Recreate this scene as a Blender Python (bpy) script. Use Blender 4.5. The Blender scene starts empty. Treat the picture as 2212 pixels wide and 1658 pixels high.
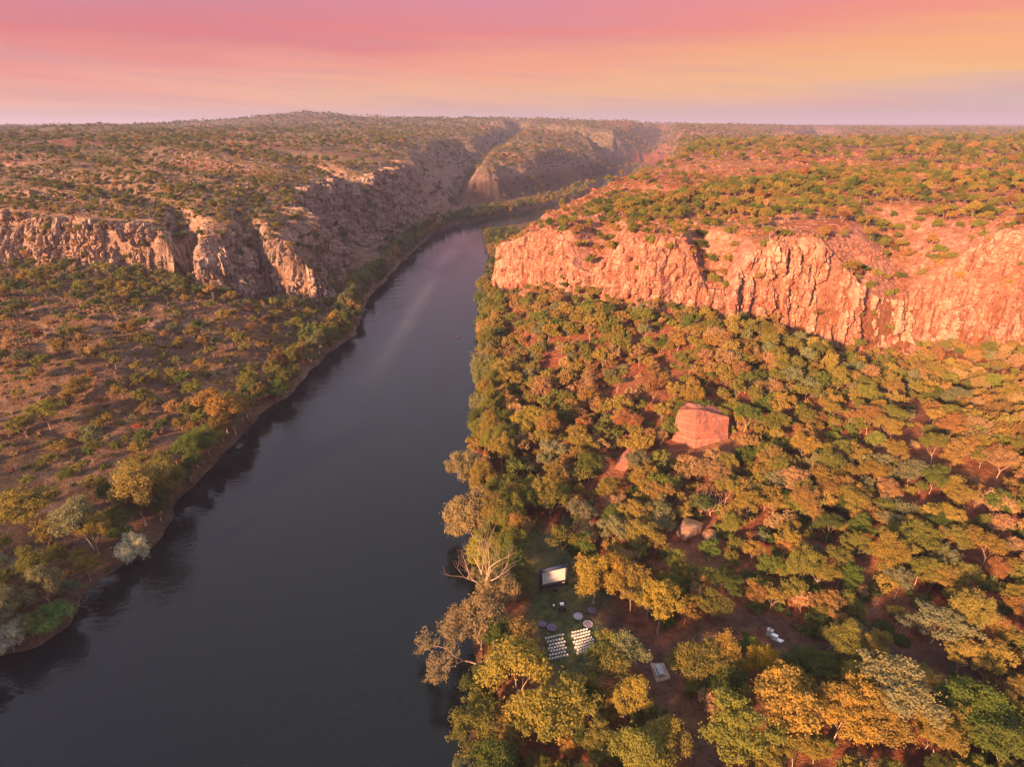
import bpy, math, random, time
import numpy as np
T0=time.time()
random.seed(7); RNG=np.random.default_rng(7)
R=math.radians
SC=bpy.context.scene; COL=SC.collection

# ------------------------------------------------------------------ camera
FPX=1300.0; PITCH=R(23.3); CAMZ=115.0; SP,CP=math.sin(PITCH),math.cos(PITCH)
cd=bpy.data.cameras.new('camera'); cam=bpy.data.objects.new('camera',cd); COL.objects.link(cam)
cam.location=(0,0,CAMZ); cam.rotation_euler=(R(90)-PITCH,0,0)
cd.sensor_width=36; cd.lens=36*FPX/2212; cd.clip_start=1; cd.clip_end=60000
SC.camera=cam
# ------------------------------------------------------------------ colour management, sun
SC.view_settings.view_transform='Standard'; SC.view_settings.look='None'
SC.view_settings.exposure=2.0; SC.view_settings.gamma=1; SC.view_settings.use_curve_mapping=False
SUN_EL=R(16); SUN_AZ=R(219)      # clockwise from +Y
sd=bpy.data.lights.new('sun','SUN'); sd.energy=5.0; sd.angle=R(3.5); sd.color=(1.0,0.51,0.24)
sun=bpy.data.objects.new('sun',sd); COL.objects.link(sun)
svec=(math.sin(SUN_AZ)*math.cos(SUN_EL),math.cos(SUN_AZ)*math.cos(SUN_EL),math.sin(SUN_EL))
import mathutils
sun.rotation_euler=mathutils.Vector(svec).to_track_quat('Z','Y').to_euler()
try:
    SC.cycles.max_bounces=5; SC.cycles.transparent_max_bounces=4; SC.cycles.volume_bounces=0
    SC.cycles.diffuse_bounces=2; SC.cycles.glossy_bounces=2; SC.cycles.transmission_bounces=2
except Exception: pass

def srgb(r,g,b):
    f=lambda c:(c/255/12.92) if c/255<=0.04045 else ((c/255+0.055)/1.055)**2.4
    return (f(r),f(g),f(b),1)

class NT:
    """small helper for node trees"""
    def __init__(s,tree): s.t=tree; s.n=tree.nodes; s.l=tree.links
    def add(s,typ,ins=None,**kw):
        nd=s.n.new(typ)
        for k,v in kw.items(): setattr(nd,k,v)
        if ins:
            for k,v in ins.items():
                sock=nd.inputs[k]
                if isinstance(v,bpy.types.NodeSocket): s.l.new(v,sock)
                else: sock.default_value=v
        return nd
    def math(s,op,a,b=0.0,c=0.0,clamp=False):
        nd=s.n.new('ShaderNodeMath'); nd.operation=op; nd.use_clamp=clamp
        for i,v in enumerate((a,b,c)):
            if isinstance(v,bpy.types.NodeSocket): s.l.new(v,nd.inputs[i])
            else: nd.inputs[i].default_value=v
        return nd.outputs[0]
    def mix(s,f,a,b,mode='MIX'):
        nd=s.n.new('ShaderNodeMix'); nd.data_type='RGBA'; nd.blend_type=mode; nd.clamp_factor=True
        for sock,v in ((nd.inputs[0],f),(nd.inputs[6],a),(nd.inputs[7],b)):
            if isinstance(v,bpy.types.NodeSocket): s.l.new(v,sock)
            else: sock.default_value=v if not (isinstance(v,tuple) and len(v)==3) else v+(1,)
        return nd.outputs[2]
    def ramp(s,f,stops,interp='LINEAR'):
        nd=s.n.new('ShaderNodeValToRGB'); cr=nd.color_ramp; cr.interpolation=interp
        while len(cr.elements)<len(stops): cr.elements.new(0.5)
        for e,(p,c) in zip(cr.elements,stops):
            e.position=p; e.color=c if len(c)==4 else tuple(c)+(1,)
        s.l.new(f,nd.inputs[0]); return nd.outputs[0]
    def noise(s,vec,scale,detail=3,rough=0.55,dist=0.0):
        nd=s.add('ShaderNodeTexNoise',{'Scale':scale,'Detail':detail,'Roughness':rough,'Distortion':dist})
        if vec is not None: s.l.new(vec,nd.inputs['Vector'])
        return nd.outputs[0]
    def maprange(s,v,a,b,c=0.0,d=1.0):
        nd=s.add('ShaderNodeMapRange',{'From Min':a,'From Max':b,'To Min':c,'To Max':d}); s.l.new(v,nd.inputs[0]); return nd.outputs[0]
    def scalevec(s,v,sc):
        nd=s.add('ShaderNodeVectorMath',operation='MULTIPLY'); s.l.new(v,nd.inputs[0]); nd.inputs[1].default_value=sc; return nd.outputs[0]

# ------------------------------------------------------------------ world: sunset sky with thin cloud bands
w=bpy.data.worlds.new('World'); SC.world=w; w.use_nodes=True
nt=NT(w.node_tree); nt.n.clear()
tc=nt.add('ShaderNodeTexCoord').outputs['Generated']
sx=nt.add('ShaderNodeSeparateXYZ',{0:tc}); X,Y,Z=sx.outputs
elev=nt.math('MULTIPLY',nt.math('ARCSINE',Z),1.0)
az=nt.math('ARCTAN2',X,Y)
cv=nt.add('ShaderNodeCombineXYZ',{0:nt.math('MULTIPLY',az,0.9),1:nt.math('ADD',nt.math('MULTIPLY',elev,13.0),nt.math('MULTIPLY',az,0.55)),2:0.0}).outputs[0]
n1=nt.noise(cv,1.6,5,0.55,0.4); n2=nt.noise(cv,4.5,4,0.6,0.6)
ee=nt.math('ADD',elev,nt.math('MULTIPLY',nt.math('SUBTRACT',n1,0.5),0.10))
ee=nt.math('ADD',ee,nt.math('MULTIPLY',nt.math('SUBTRACT',n2,0.5),0.034))
tilt=nt.math('MULTIPLY',nt.math('SINE',nt.math('MINIMUM',nt.math('MAXIMUM',az,-1.5),1.5)),-0.035)
e2=nt.math('ADD',ee,tilt)
SK=0.246   # display colours divided by the exposure gain
def C(r,g,b,k=1.0):
    c=srgb(r,g,b); return (c[0]*SK*k,c[1]*SK*k,c[2]*SK*k,1)
f=nt.math('DIVIDE',e2,1.5707)
left=nt.ramp(nt.math('MULTIPLY',f,1.0),[(0.0,C(206,163,155)),(0.014,C(214,168,158)),(0.03,C(240,180,152)),(0.052,C(242,162,146)),(0.075,C(226,128,132)),(0.105,C(214,136,150)),(0.15,C(190,165,190,1.0)),(0.28,C(190,186,204,1.6)),(0.5,C(190,190,204,1.8)),(1.0,C(190,190,204,1.8))])
right=nt.ramp(f,[(0.0,C(214,180,170)),(0.01,C(232,184,158)),(0.022,C(250,190,128)),(0.05,C(251,174,120)),(0.075,C(245,150,135)),(0.105,C(232,150,165)),(0.15,C(196,168,190,1.0)),(0.28,C(190,186,204,1.6)),(0.5,C(190,190,204,1.8)),(1.0,C(190,190,204,1.8))])
mr=nt.maprange(az,-0.45,0.6)
sky=nt.mix(mr,left,right)
n3=nt.noise(nt.scalevec(cv,(1.3,2.2,1)),2.4,6,0.62,0.5)
cl=nt.math('MULTIPLY',nt.maprange(n3,0.48,0.66),nt.maprange(elev,0.17,0.02,0.12,0.5))
sky=nt.mix(cl,sky,nt.mix(mr,C(196,150,160),C(222,160,165)))
hz=nt.maprange(elev,0.0,0.028,0.75,0.0)
sky=nt.mix(hz,sky,C(205,172,170))
bg=nt.add('ShaderNodeBackground',{'Color':sky,'Strength':1.0})
out=nt.add('ShaderNodeOutputWorld',{'Surface':bg.outputs[0]})

# ------------------------------------------------------------------ picture point -> ray in the place
def ray(u,v):
    a=(u-1106)/FPX; b=(v-829)/FPX
    return a, CP-b*SP, -(SP+b*CP)
def W(u,v,z=0.0):
    a,yy,zz=ray(u,v); d=(z-CAMZ)/zz
    return (a*d,yy*d)
def project(x,y,z):
    d=y*CP-(z-CAMZ)*SP
    d=np.where(d<1,1,d)
    return 1106+FPX*x/d, 829+FPX*(-(z-CAMZ)*CP-y*SP)/d, y*CP-(z-CAMZ)*SP

# ------------------------------------------------------------------ noise in numpy
def _hash(ix,iy,seed):
    h=(ix.astype(np.int64)*374761393+iy.astype(np.int64)*668265263+seed*1442695041)&0xffffffff
    h=((h^(h>>13))*1274126177)&0xffffffff
    return ((h^(h>>16))&0xffff)/65535.0
def vnoise(x,y,seed=0):
    ix=np.floor(x);iy=np.floor(y);fx=x-ix;fy=y-iy
    fx=fx*fx*fx*(fx*(fx*6-15)+10);fy=fy*fy*fy*(fy*(fy*6-15)+10)
    a=_hash(ix,iy,seed);b=_hash(ix+1,iy,seed);c=_hash(ix,iy+1,seed);d=_hash(ix+1,iy+1,seed)
    return (a*(1-fx)+b*fx)*(1-fy)+(c*(1-fx)+d*fx)*fy
def fbm(x,y,octv=4,seed=0,gain=0.5):
    s=0;am=1;t=0
    for i in range(octv):
        s=s+am*(vnoise(x+17.3*i,y-9.1*i,seed+i)*2-1); t+=am; am*=gain; x,y=(x*0.8-y*0.6)*2.03,(x*0.6+y*0.8)*2.03
    return s/t
def ridged(x,y,octv=4,seed=0):
    s=0;am=1;t=0
    for i in range(octv):
        s=s+am*(1-np.abs(vnoise(x+5*i,y+3*i,seed+i)*2-1)*2); t+=am; am*=.5; x,y=(x*0.8-y*0.6)*2.07,(x*0.6+y*0.8)*2.07
    return s/t
def voro(x,y,seed=0):
    """cell value and distance to the cell edge"""
    ix=np.floor(x);iy=np.floor(y)
    d1=np.full(x.shape,9.);d2=np.full(x.shape,9.);cid=np.zeros(x.shape)
    for dx in (-1,0,1):
        for dy in (-1,0,1):
            cx=ix+dx;cy=iy+dy
            px=cx+.1+.8*_hash(cx,cy,seed);py=cy+.1+.8*_hash(cx,cy,seed+11)
            d=np.hypot(px-x,py-y); v=_hash(cx,cy,seed+23)
            n=d<d1; d2=np.where(n,d1,np.minimum(d2,d)); cid=np.where(n,v,cid); d1=np.where(n,d,d1)
    return cid,d2-d1
def S(t): t=np.clip(t,0,1); return t*t*(3-2*t)
def seg_dist(x,y,pts,closed=False,withz=False):
    best=np.full(x.shape,1e9); bz=np.zeros(x.shape)
    n=len(pts); rng=range(n if closed else n-1)
    for i in rng:
        a=pts[i];b=pts[(i+1)%n]; dx=b[0]-a[0];dy=b[1]-a[1];L=dx*dx+dy*dy+1e-9
        t=np.clip(((x-a[0])*dx+(y-a[1])*dy)/L,0,1)
        d=np.hypot(x-a[0]-t*dx,y-a[1]-t*dy)
        if withz:
            m=d<best; bz=np.where(m,a[2]+t*(b[2]-a[2]),bz)
        best=np.minimum(best,d)
    return (best,bz) if withz else best
def inside(x,y,poly):
    c=np.zeros(x.shape,bool); n=len(poly)
    for i in range(n):
        x1,y1=poly[i][:2];x2,y2=poly[(i+1)%n][:2]
        if y1==y2: continue
        k=((y1>y)!=(y2>y))&(x<(x2-x1)*(y-y1)/(y2-y1)+x1)
        c^=k
    return c
def sdist(x,y,poly):
    d=seg_dist(x,y,poly,True); return np.where(inside(x,y,poly),d,-d)

# ------------------------------------------------------------------ the lie of the land
LB=[W(*p) for p in [(-60,1480),(0,1425),(90,1400),(165,1345),(200,1275),(262,1228),(330,1185),(395,1085),(470,1005),(565,900),(640,845),(700,770),(775,722),(785,680),(800,645),(868,570),(900,540),(940,503),(1000,482),(1060,471),(1110,461),(1165,450)]]
LB=[(-20,-420),(-75,-120),(-98,-20),(-104,40)]+LB+[(105,1060),(180,1300),(235,1560),(275,1760),(450,1980),(780,2190),(1190,2490),(1590,3300)]
RB=[W(*p) for p in [(960,1750),(1010,1600),(1035,1480),(1020,1380),(1030,1250),(1020,1120),(1010,1000),(1020,900),(1030,800),(1032,700),(1038,640),(1046,590),(1060,560),(1048,540),(1042,515),(1040,497),(1110,488),(1225,464)]]
RB=[(160,-420),(60,-160),(10,-40),(-8,30)]+RB+[(165,1060),(235,1300),(295,1560),(340,1760),(500,1900),(810,2110),(1230,2400),(1600,3290)]
RIVER=LB+RB[::-1]
RP=[(9000,-2500),(900,-2500),(620,-500),(560,0),(470,150),(350,262),(262,288),(214,300),(190,290),(171,282),(135,286),(100,280),(82,296),(66,302),(50,326),(36,338),(16,370),(-6,396),(-14,426),(2,462),(38,500),(95,612),(142,700),(185,800),(232,950),(285,1150),(335,1400),(375,1600),(410,1720),(560,1860),(860,2060),(1280,2350),(1605,3290),(1600,14000),(14000,14000),(14000,-2500)]
LP=[(-14000,-2500),(900,-2500),(300,-620),(150,-350),(0,-240),(-190,-150),(-320,-20),(-450,100),(-480,250),(-400,345),(-340,362),(-300,368),(-262,362),(-228,366),(-208,362),(-200,388),(-189,360),(-177,351),(-167,355),(-166,402),(-159,388),(-142,384),(-124,386),(-116,408),(-128,440),(-136,480),(-150,550),(-138,600),(-128,650),(-118,720),(-114,820),(-128,872),(-70,920),(-10,985),(60,1110),(130,1260),(195,1440),(235,1620),(255,1800),(420,2040),(750,2240),(1150,2560),(1595,3320),(1598,14000),(-14000,14000)]  # rim behind the camera is unseen, shaped to shade the near valley floor
def make_rbf(pts,c):
    P=np.array(pts,float); n=len(P)
    D=np.hypot(P[:,None,0]-P[None,:,0],P[:,None,1]-P[None,:,1]); A=np.zeros((n+1,n+1))
    A[:n,:n]=-np.sqrt(D*D+c*c)+0; A[:n,n]=1;A[n,:n]=1
    wv=np.linalg.solve(A,np.append(P[:,2],0))
    def f(x,y):
        o=np.full(x.shape,wv[n])
        for i in range(n): o-= wv[i]*np.sqrt((x-P[i,0])**2+(y-P[i,1])**2+c*c)
        return o
    return f
Vf=make_rbf([(10,120,3),(10,150,3),(40,110,4),(69,193,13),(66,283,27),(92,268,28),(130,264,18),(171,262,7),(230,270,8),(290,262,12),(150,180,14),(120,100,7),(200,150,14),(0,250,6),(18,345,20),(300,100,18),(100,0,4),(-257,340,32),(-210,345,28),(-175,340,20),(-147,366,6),(-126,368,3),(-150,250,11),(-200,180,9),(-200,285,26),(-235,255,27),(-165,310,22),(-280,300,34),(-190,225,17),(-120,330,8),(-300,200,18),(-320,300,30),(-250,100,8),(-130,80,2),(-130,365,6),(-100,420,2),(-400,250,40),
 (0,600,2),(-80,700,2),(0,900,3),(100,1200,3),(250,1600,3),(600,2600,3),(0,-200,3),(300,-300,10),(-200,0,10),(3000,3000,10),(-3000,3000,10)],25)
Pf=make_rbf([(68,312,62),(26,375,56),(-12,430,34),(120,290,63),(171,292,64),(260,300,67),(200,380,71),(200,450,76),(100,500,68),(110,640,74),(150,730,78),(400,450,82),(400,700,84),(300,1000,82),(700,1000,88),(1200,1000,90),(500,1450,68),(1100,1600,66),(330,1450,72),
 (-305,375,61),(-215,372,56),(-177,366,52),(-142,396,45),(-112,414,30),(-140,450,45),(-300,450,77),(-220,430,66),(-400,500,84),(-150,600,60),(-118,710,62),(-116,820,60),(-250,600,80),(-300,700,84),(-500,1000,93),(-1000,1000,95),(-1500,2500,100),(-780,1950,97),(-240,900,82),(-200,1000,82),(-150,1200,84),(-800,1500,97),(-300,1500,97),(0,1080,52),(50,1240,76),(10,1360,68),(150,1400,60),(100,1720,86),(300,2000,92),(-780,2500,146),(-450,2650,130),(100,2800,130),(500,3000,116),(900,3300,110),(700,2000,88),(1000,2700,104),(1500,3000,92),(2500,4000,96),(-2500,3500,104),(0,5000,124),(-4000,6000,108),(4000,7000,104),(-9000,9000,112),(9000,9000,108),(-700,500,96),
 (-350,-60,82),(-200,-200,84),(0,-300,84),(200,-450,84),(-500,150,80),(-460,340,70),(600,0,70),(500,200,72),(-1500,-500,90),(1500,-500,90)],30)
CARVE=[([(-78,868,2),(-92,1000,10),(-85,1200,20),(-60,1500,34),(0,2000,50),(30,2600,85)],1.05),
 ([(-196,335,24),(-202,375,44),(-220,405,58),(-245,445,72)],1.6),
 ([(-163,360,12),(-165,385,34),(-175,410,50),(-190,440,62)],2.0),
 ([(-114,404,3),(-124,430,20),(-142,460,44),(-165,500,60)],1.4),
 ([(-128,640,20),(-170,650,48),(-230,690,72)],0.8),
 ([(-232,420,60),(-330,460,72)],0.4),
 ([(36,322,32),(48,345,44),(60,385,62)],1.3),
 ([(96,272,34),(100,298,46),(96,330,64)],1.5),
 ([(196,280,26),(206,308,42),(216,350,62)],0.75),
 ([(-300,1100,80),(-600,1200,92),(-1200,1300,100)],0.12),
 ([(-100,560,64),(-300,560,72),(-500,700,86)],0.16),
 ([(180,520,66),(350,560,76),(600,640,84)],0.12),
 ([(300,1250,84),(700,1300,86),(1500,1500,84)],0.10),
 ([(-70,1470,34),(60,1530,50),(150,1560,40),(250,1640,8)],0.45),
 ([(250,1900,40),(100,2200,70),(-200,2450,110)],0.35),
 ([(400,1950,20),(560,2500,40),(760,3300,80)],0.55),
]
def H(x,y,detail=True):
    x=np.asarray(x,float);y=np.asarray(y,float)
    wx=fbm(x/34,y/34,3,5)*7+fbm(x/9,y/9,2,6)*1.8; wy=fbm(x/34+40,y/34,3,8)*7+fbm(x/9+9,y/9,2,9)*1.8
    db=-sdist(x+fbm(x/14,y/14,2,70)*2.2,y+fbm(x/14+30,y/14,2,71)*2.2,RIVER)      # + on land
    V=3.0*S((db+0.5)/7)-3.2*(1-S((db+6)/7))-0.25+ np.maximum(Vf(x,y)-1,0)*S(db/35)
    V=np.where(db>0,V,np.minimum(V,-0.5))
    V=V+fbm(x/20,y/20,3,30)*1.0*S(db/25)+(x<-60)*S((db-12)/30)*(fbm(x/38,y/30,4,31)*4.0+ridged(x/11,y/9,3,32)*.9)
    P=Pf(x,y)
    fy=S((y-1150)/500)*S((5000-y)/1500); P=P+fy*(ridged(x/330,y/210,4,57)*15-6)
    far=S((np.hypot(x,y)-250)/600)
    amp=2.6+5.5*far
    P=P+ridged(x/120,y/75,4,40)*amp+ridged(x/30,y/17,3,49)*1.6+fbm(x/420,y/420,3,44)*7*S((np.hypot(x,y)-500)/1500)+fbm(x/14,y/14,3,46)*1.1
    # sandstone ledges
    st=5.0+3*far; q=(P+fbm(x/60,y/60,2,47)*3)/st; qf=q-np.floor(q); P=P+(S(qf*1.8-0.4)-qf)*st*0.55
    sr=sdist(x+wx*.75,y+wy*.75,RP); sl=sdist(x+wx,y+wy,LP)
    wr=6.5+np.clip((y-480)/100,0,1)*35+np.clip(-(y-250)/100,0,1)*30
    wl=10.0+S((y-410)/90)*32+S((-250-x)/60)*10+S((y-1000)/200)*14
    mr_=S((sr+2)/wr)**.8; ml=S((sl+3)/wl)
    # cliffs: steep at the rim, softer at the foot
    m=np.maximum(mr_,ml)
    far2=S((y-950)/150)*(x<400)
    h=V+(P-V)*m
    # sea of low talus under the rims
    tal=np.maximum(np.exp(-np.clip(-sr,0,200)/16)*(x>-40),np.exp(-np.clip(-sl,0,200)/16)*(x<-80))*2.4*(m<0.5)*S(db/22)
    h=h+tal*(1-m)
    # ledges and ribs on the sloping gorge sides
    mm=m*(1-m)*4
    h=h+mm*S((h-6)/8)*(ridged(x/26,y/26,4,61)*3.4*S((y-400)/80)+fbm(x/7,y/7,3,62)*1.2)
    q3=(h+fbm(x/45,y/45,2,63)*4)/6.5; f3=q3-np.floor(q3); h=h+(S(f3*1.9-.45)-f3)*6.5*.7*mm*S((h-6)/8)
    for pl,sl_ in CARVE:
        lo=[min(p[k] for p in pl)-160 for k in (0,1)]; hi=[max(p[k] for p in pl)+160 for k in (0,1)]
        mk=(x>lo[0])&(x<hi[0])&(y>lo[1])&(y<hi[1])
        if not mk.any(): continue
        xs=x[mk]+wx[mk]*.6;ys=y[mk]+wy[mk]*.6
        d,z=seg_dist(xs,ys,pl,False,True)
        c=z+sl_*np.maximum(d-4,0)+d*d*0.002
        hm=h[mk]; k=4.0
        t=np.clip(0.5+0.5*(c-hm)/k,0,1); h[mk]=c*(1-t)+hm*t-k*t*(1-t)
        h[mk]=np.where(db[mk]<3,hm,h[mk])
    return h
def HS(x,y): return float(H(np.array([float(x)]),np.array([float(y)]))[0])
def ground_hit(u,v):
    a,yy,zz=ray(u,v)
    d=np.geomspace(70,3500,900); x=a*d;y=yy*d;z=CAMZ+zz*d
    h=np.maximum(H(x,y),0); k=np.argmax(z<h)
    d=np.linspace(d[max(k-1,0)],d[k],40);x=a*d;y=yy*d;z=CAMZ+zz*d
    h=np.maximum(H(x,y),0);k=np.argmax(z<=h)
    return float(x[k]),float(y[k]),float(h[k])

# ------------------------------------------------------------------ mesh helpers
def mesh_np(name,verts,faces,mats=(),smooth=False,matidx=None):
    verts=np.asarray(verts,np.float32); faces=np.asarray(faces,np.int32); k=faces.shape[1]
    me=bpy.data.meshes.new(name); me.vertices.add(len(verts)); me.vertices.foreach_set('co',verts.ravel())
    me.loops.add(faces.size); me.loops.foreach_set('vertex_index',faces.ravel())
    me.polygons.add(len(faces)); me.polygons.foreach_set('loop_start',np.arange(0,faces.size,k,dtype=np.int32))
    for m in mats: me.materials.append(m)
    if matidx is not None: me.polygons.foreach_set('material_index',np.asarray(matidx,np.int32))
    me.update(calc_edges=True)
    if smooth: me.polygons.foreach_set('use_smooth',np.ones(len(faces),bool))
    else: me.polygons.foreach_set('use_smooth',np.zeros(len(faces),bool))
    return me
def obj(name,me,parent=None,loc=None,**props):
    o=bpy.data.objects.new(name,me); COL.objects.link(o)
    if parent is not None: o.parent=parent
    if loc is not None: o.location=loc
    for k,v in props.items(): o[k]=v
    return o
class MB:
    """collects boxes, tubes and rings in one mesh"""
    def __init__(s): s.v=[];s.f=[];s.m=[]
    def add(s,vs,fs,mi=0):
        o=len(s.v); s.v+= [tuple(p) for p in vs]; s.f+=[tuple(i+o for i in f) for f in fs]; s.m+=[mi]*len(fs)
    def box(s,c,d,rz=0,rx=0,mi=0,taper=1.0):
        hx,hy,hz=d[0]/2,d[1]/2,d[2]/2; M=mathutils.Matrix.Rotation(rz,3,'Z')@mathutils.Matrix.Rotation(rx,3,'X')
        vs=[]
        for sz in (-1,1):
            k=taper if sz>0 else 1
            for sx_,sy in ((-1,-1),(1,-1),(1,1),(-1,1)): vs.append(mathutils.Vector(c)+M@mathutils.Vector((sx_*hx*k,sy*hy*k,sz*hz)))
        s.add(vs,[(3,2,1,0),(4,5,6,7),(0,1,5,4),(1,2,6,5),(2,3,7,6),(3,0,4,7)],mi)
    def tube(s,pts,rad,n=6,mi=0,cap=True):
        pts=[mathutils.Vector(p) for p in pts]; rings=[]
        for i,p in enumerate(pts):
            d=(pts[min(i+1,len(pts)-1)]-pts[max(i-1,0)]).normalized()
            a=d.orthogonal().normalized(); b=d.cross(a)
            r=rad[i] if hasattr(rad,'__len__') else rad
            rings.append([p+(a*math.cos(2*math.pi*k/n)+b*math.sin(2*math.pi*k/n))*r for k in range(n)])
        vs=[q for r_ in rings for q in r_]; fs=[]
        for i in range(len(pts)-1):
            for k in range(n): fs.append((i*n+k,i*n+(k+1)%n,(i+1)*n+(k+1)%n,(i+1)*n+k))
        if cap: fs.append(tuple(range(n))[::-1]); fs.append(tuple((len(pts)-1)*n+k for k in range(n)))
        s.add(vs,fs,mi)
    def disc(s,c,r0,r1,z=0,n=32,mi=0,a0=0,a1=2*math.pi):
        vs=[];fs=[]
        for k in range(n+1):
            a=a0+(a1-a0)*k/n
            vs+= [(c[0]+r0*math.cos(a),c[1]+r0*math.sin(a),c[2]+z),(c[0]+r1*math.cos(a),c[1]+r1*math.sin(a),c[2]+z)]
        for k in range(n): fs.append((2*k,2*k+1,2*k+3,2*k+2))
        s.add(vs,fs,mi)
    def mesh(s,name,mats,smooth=False):
        me=bpy.data.meshes.new(name); me.from_pydata(s.v,[],s.f)
        for m in mats: me.materials.append(m)
        me.polygons.foreach_set('material_index',s.m); me.polygons.foreach_set('use_smooth',[smooth]*len(s.f)); me.update(); return me

# ------------------------------------------------------------------ materials
def newmat(name):
    m=bpy.data.materials.new(name); m.use_nodes=True; m.node_tree.nodes.clear(); return m,NT(m.node_tree)
def simple(name,col,rough=0.7,var=0.12,scale=3.0,spec=0.3,metal=0.0):
    m,n=newmat(name); g=n.add('ShaderNodeTexCoord').outputs['Object']; nz=n.noise(g,scale,4,0.6)
    c0=tuple(max(0,c*(1-var)) for c in col); c1=tuple(min(1,c*(1+var)) for c in col)
    c=n.ramp(nz,[(0.3,c0),(0.7,c1)])
    b=n.add('ShaderNodeBsdfPrincipled',{'Base Color':c,'Roughness':rough,'Metallic':metal,'Specular IOR Level':spec})
    n.add('ShaderNodeOutputMaterial',{'Surface':b.outputs[0]}); return m
# rock: pale pink sandstone, iron-red zones, dark water stains, bedding
def rockmat(name,pale,red,stain,bump=0.6,grass=0.0,strata=1.0):
    m,n=newmat(name); geo=n.add('ShaderNodeNewGeometry'); pos=geo.outputs['Position']; nor=geo.outputs['Normal']
    big=n.noise(pos,0.035,4,0.6,0.3); mid=n.noise(pos,0.22,4,0.62,0.4); fine=n.noise(pos,1.3,4,0.65)
    colv=n.scalevec(pos,(0.5,0.5,0.05)); streak=n.noise(colv,0.9,4,0.6,0.2)
    bed=n.scalevec(pos,(0.02,0.02,0.9)); beds=n.noise(bed,1.0,4,0.65,0.15)
    patchy=n.noise(n.scalevec(pos,(1,1,0.42)),0.42,5,0.68,0.6)
    blk=n.add('ShaderNodeAttribute',attribute_name='block').outputs['Fac']
    c=n.mix(n.maprange(n.math('ADD',n.math('MULTIPLY',blk,0.28),patchy),0.52,0.70),red,pale)
    c=n.mix(n.maprange(big,0.42,0.62,0,0.5),c,tuple(k*0.8 for k in red))
    c=n.mix(n.math('MULTIPLY',n.maprange(beds,0.5,0.64,0,0.45),strata),c,tuple(min(1,k*1.25) for k in pale))
    c=n.mix(n.maprange(streak,0.51,0.60,0,0.85),c,stain)
    c=n.mix(n.maprange(fine,0.35,0.7,0.0,0.4),c,tuple(k*0.62 for k in red))
    if grass>0:
        sz=n.add('ShaderNodeSeparateXYZ',{0:nor}).outputs[2]
        g=n.math('MULTIPLY',n.maprange(sz,0.62,0.82),n.maprange(n.noise(pos,0.35,4,0.6),0.42,0.55))
        c=n.mix(n.math('MULTIPLY',g,grass),c,(0.17,0.095,0.04,1))
    hsum=n.math('ADD',n.math('MULTIPLY',mid,0.9),n.math('MULTIPLY',fine,0.35))
    hsum=n.math('ADD',hsum,n.math('MULTIPLY',beds,0.6*strata))
    bp=n.add('ShaderNodeBump',{'Height':hsum,'Strength':bump,'Distance':1.2})
    b=n.add('ShaderNodeBsdfPrincipled',{'Base Color':c,'Roughness':0.92,'Specular IOR Level':0.15,'Normal':bp.outputs[0]})
    n.add('ShaderNodeOutputMaterial',{'Surface':b.outputs[0]}); return m
M_rockR=rockmat('red_sandstone',(0.50,0.295,0.225),(0.33,0.115,0.075),(0.13,0.055,0.045),1.0,0.9,0.6)
M_rockL=rockmat('grey_pink_sandstone',(0.36,0.27,0.225),(0.20,0.125,0.095),(0.06,0.048,0.045),1.0,0.9,1.0)
M_boulder=rockmat('banded_red_boulder',(0.38,0.21,0.165),(0.27,0.10,0.075),(0.17,0.085,0.075),0.8,0.0,0.9)
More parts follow.
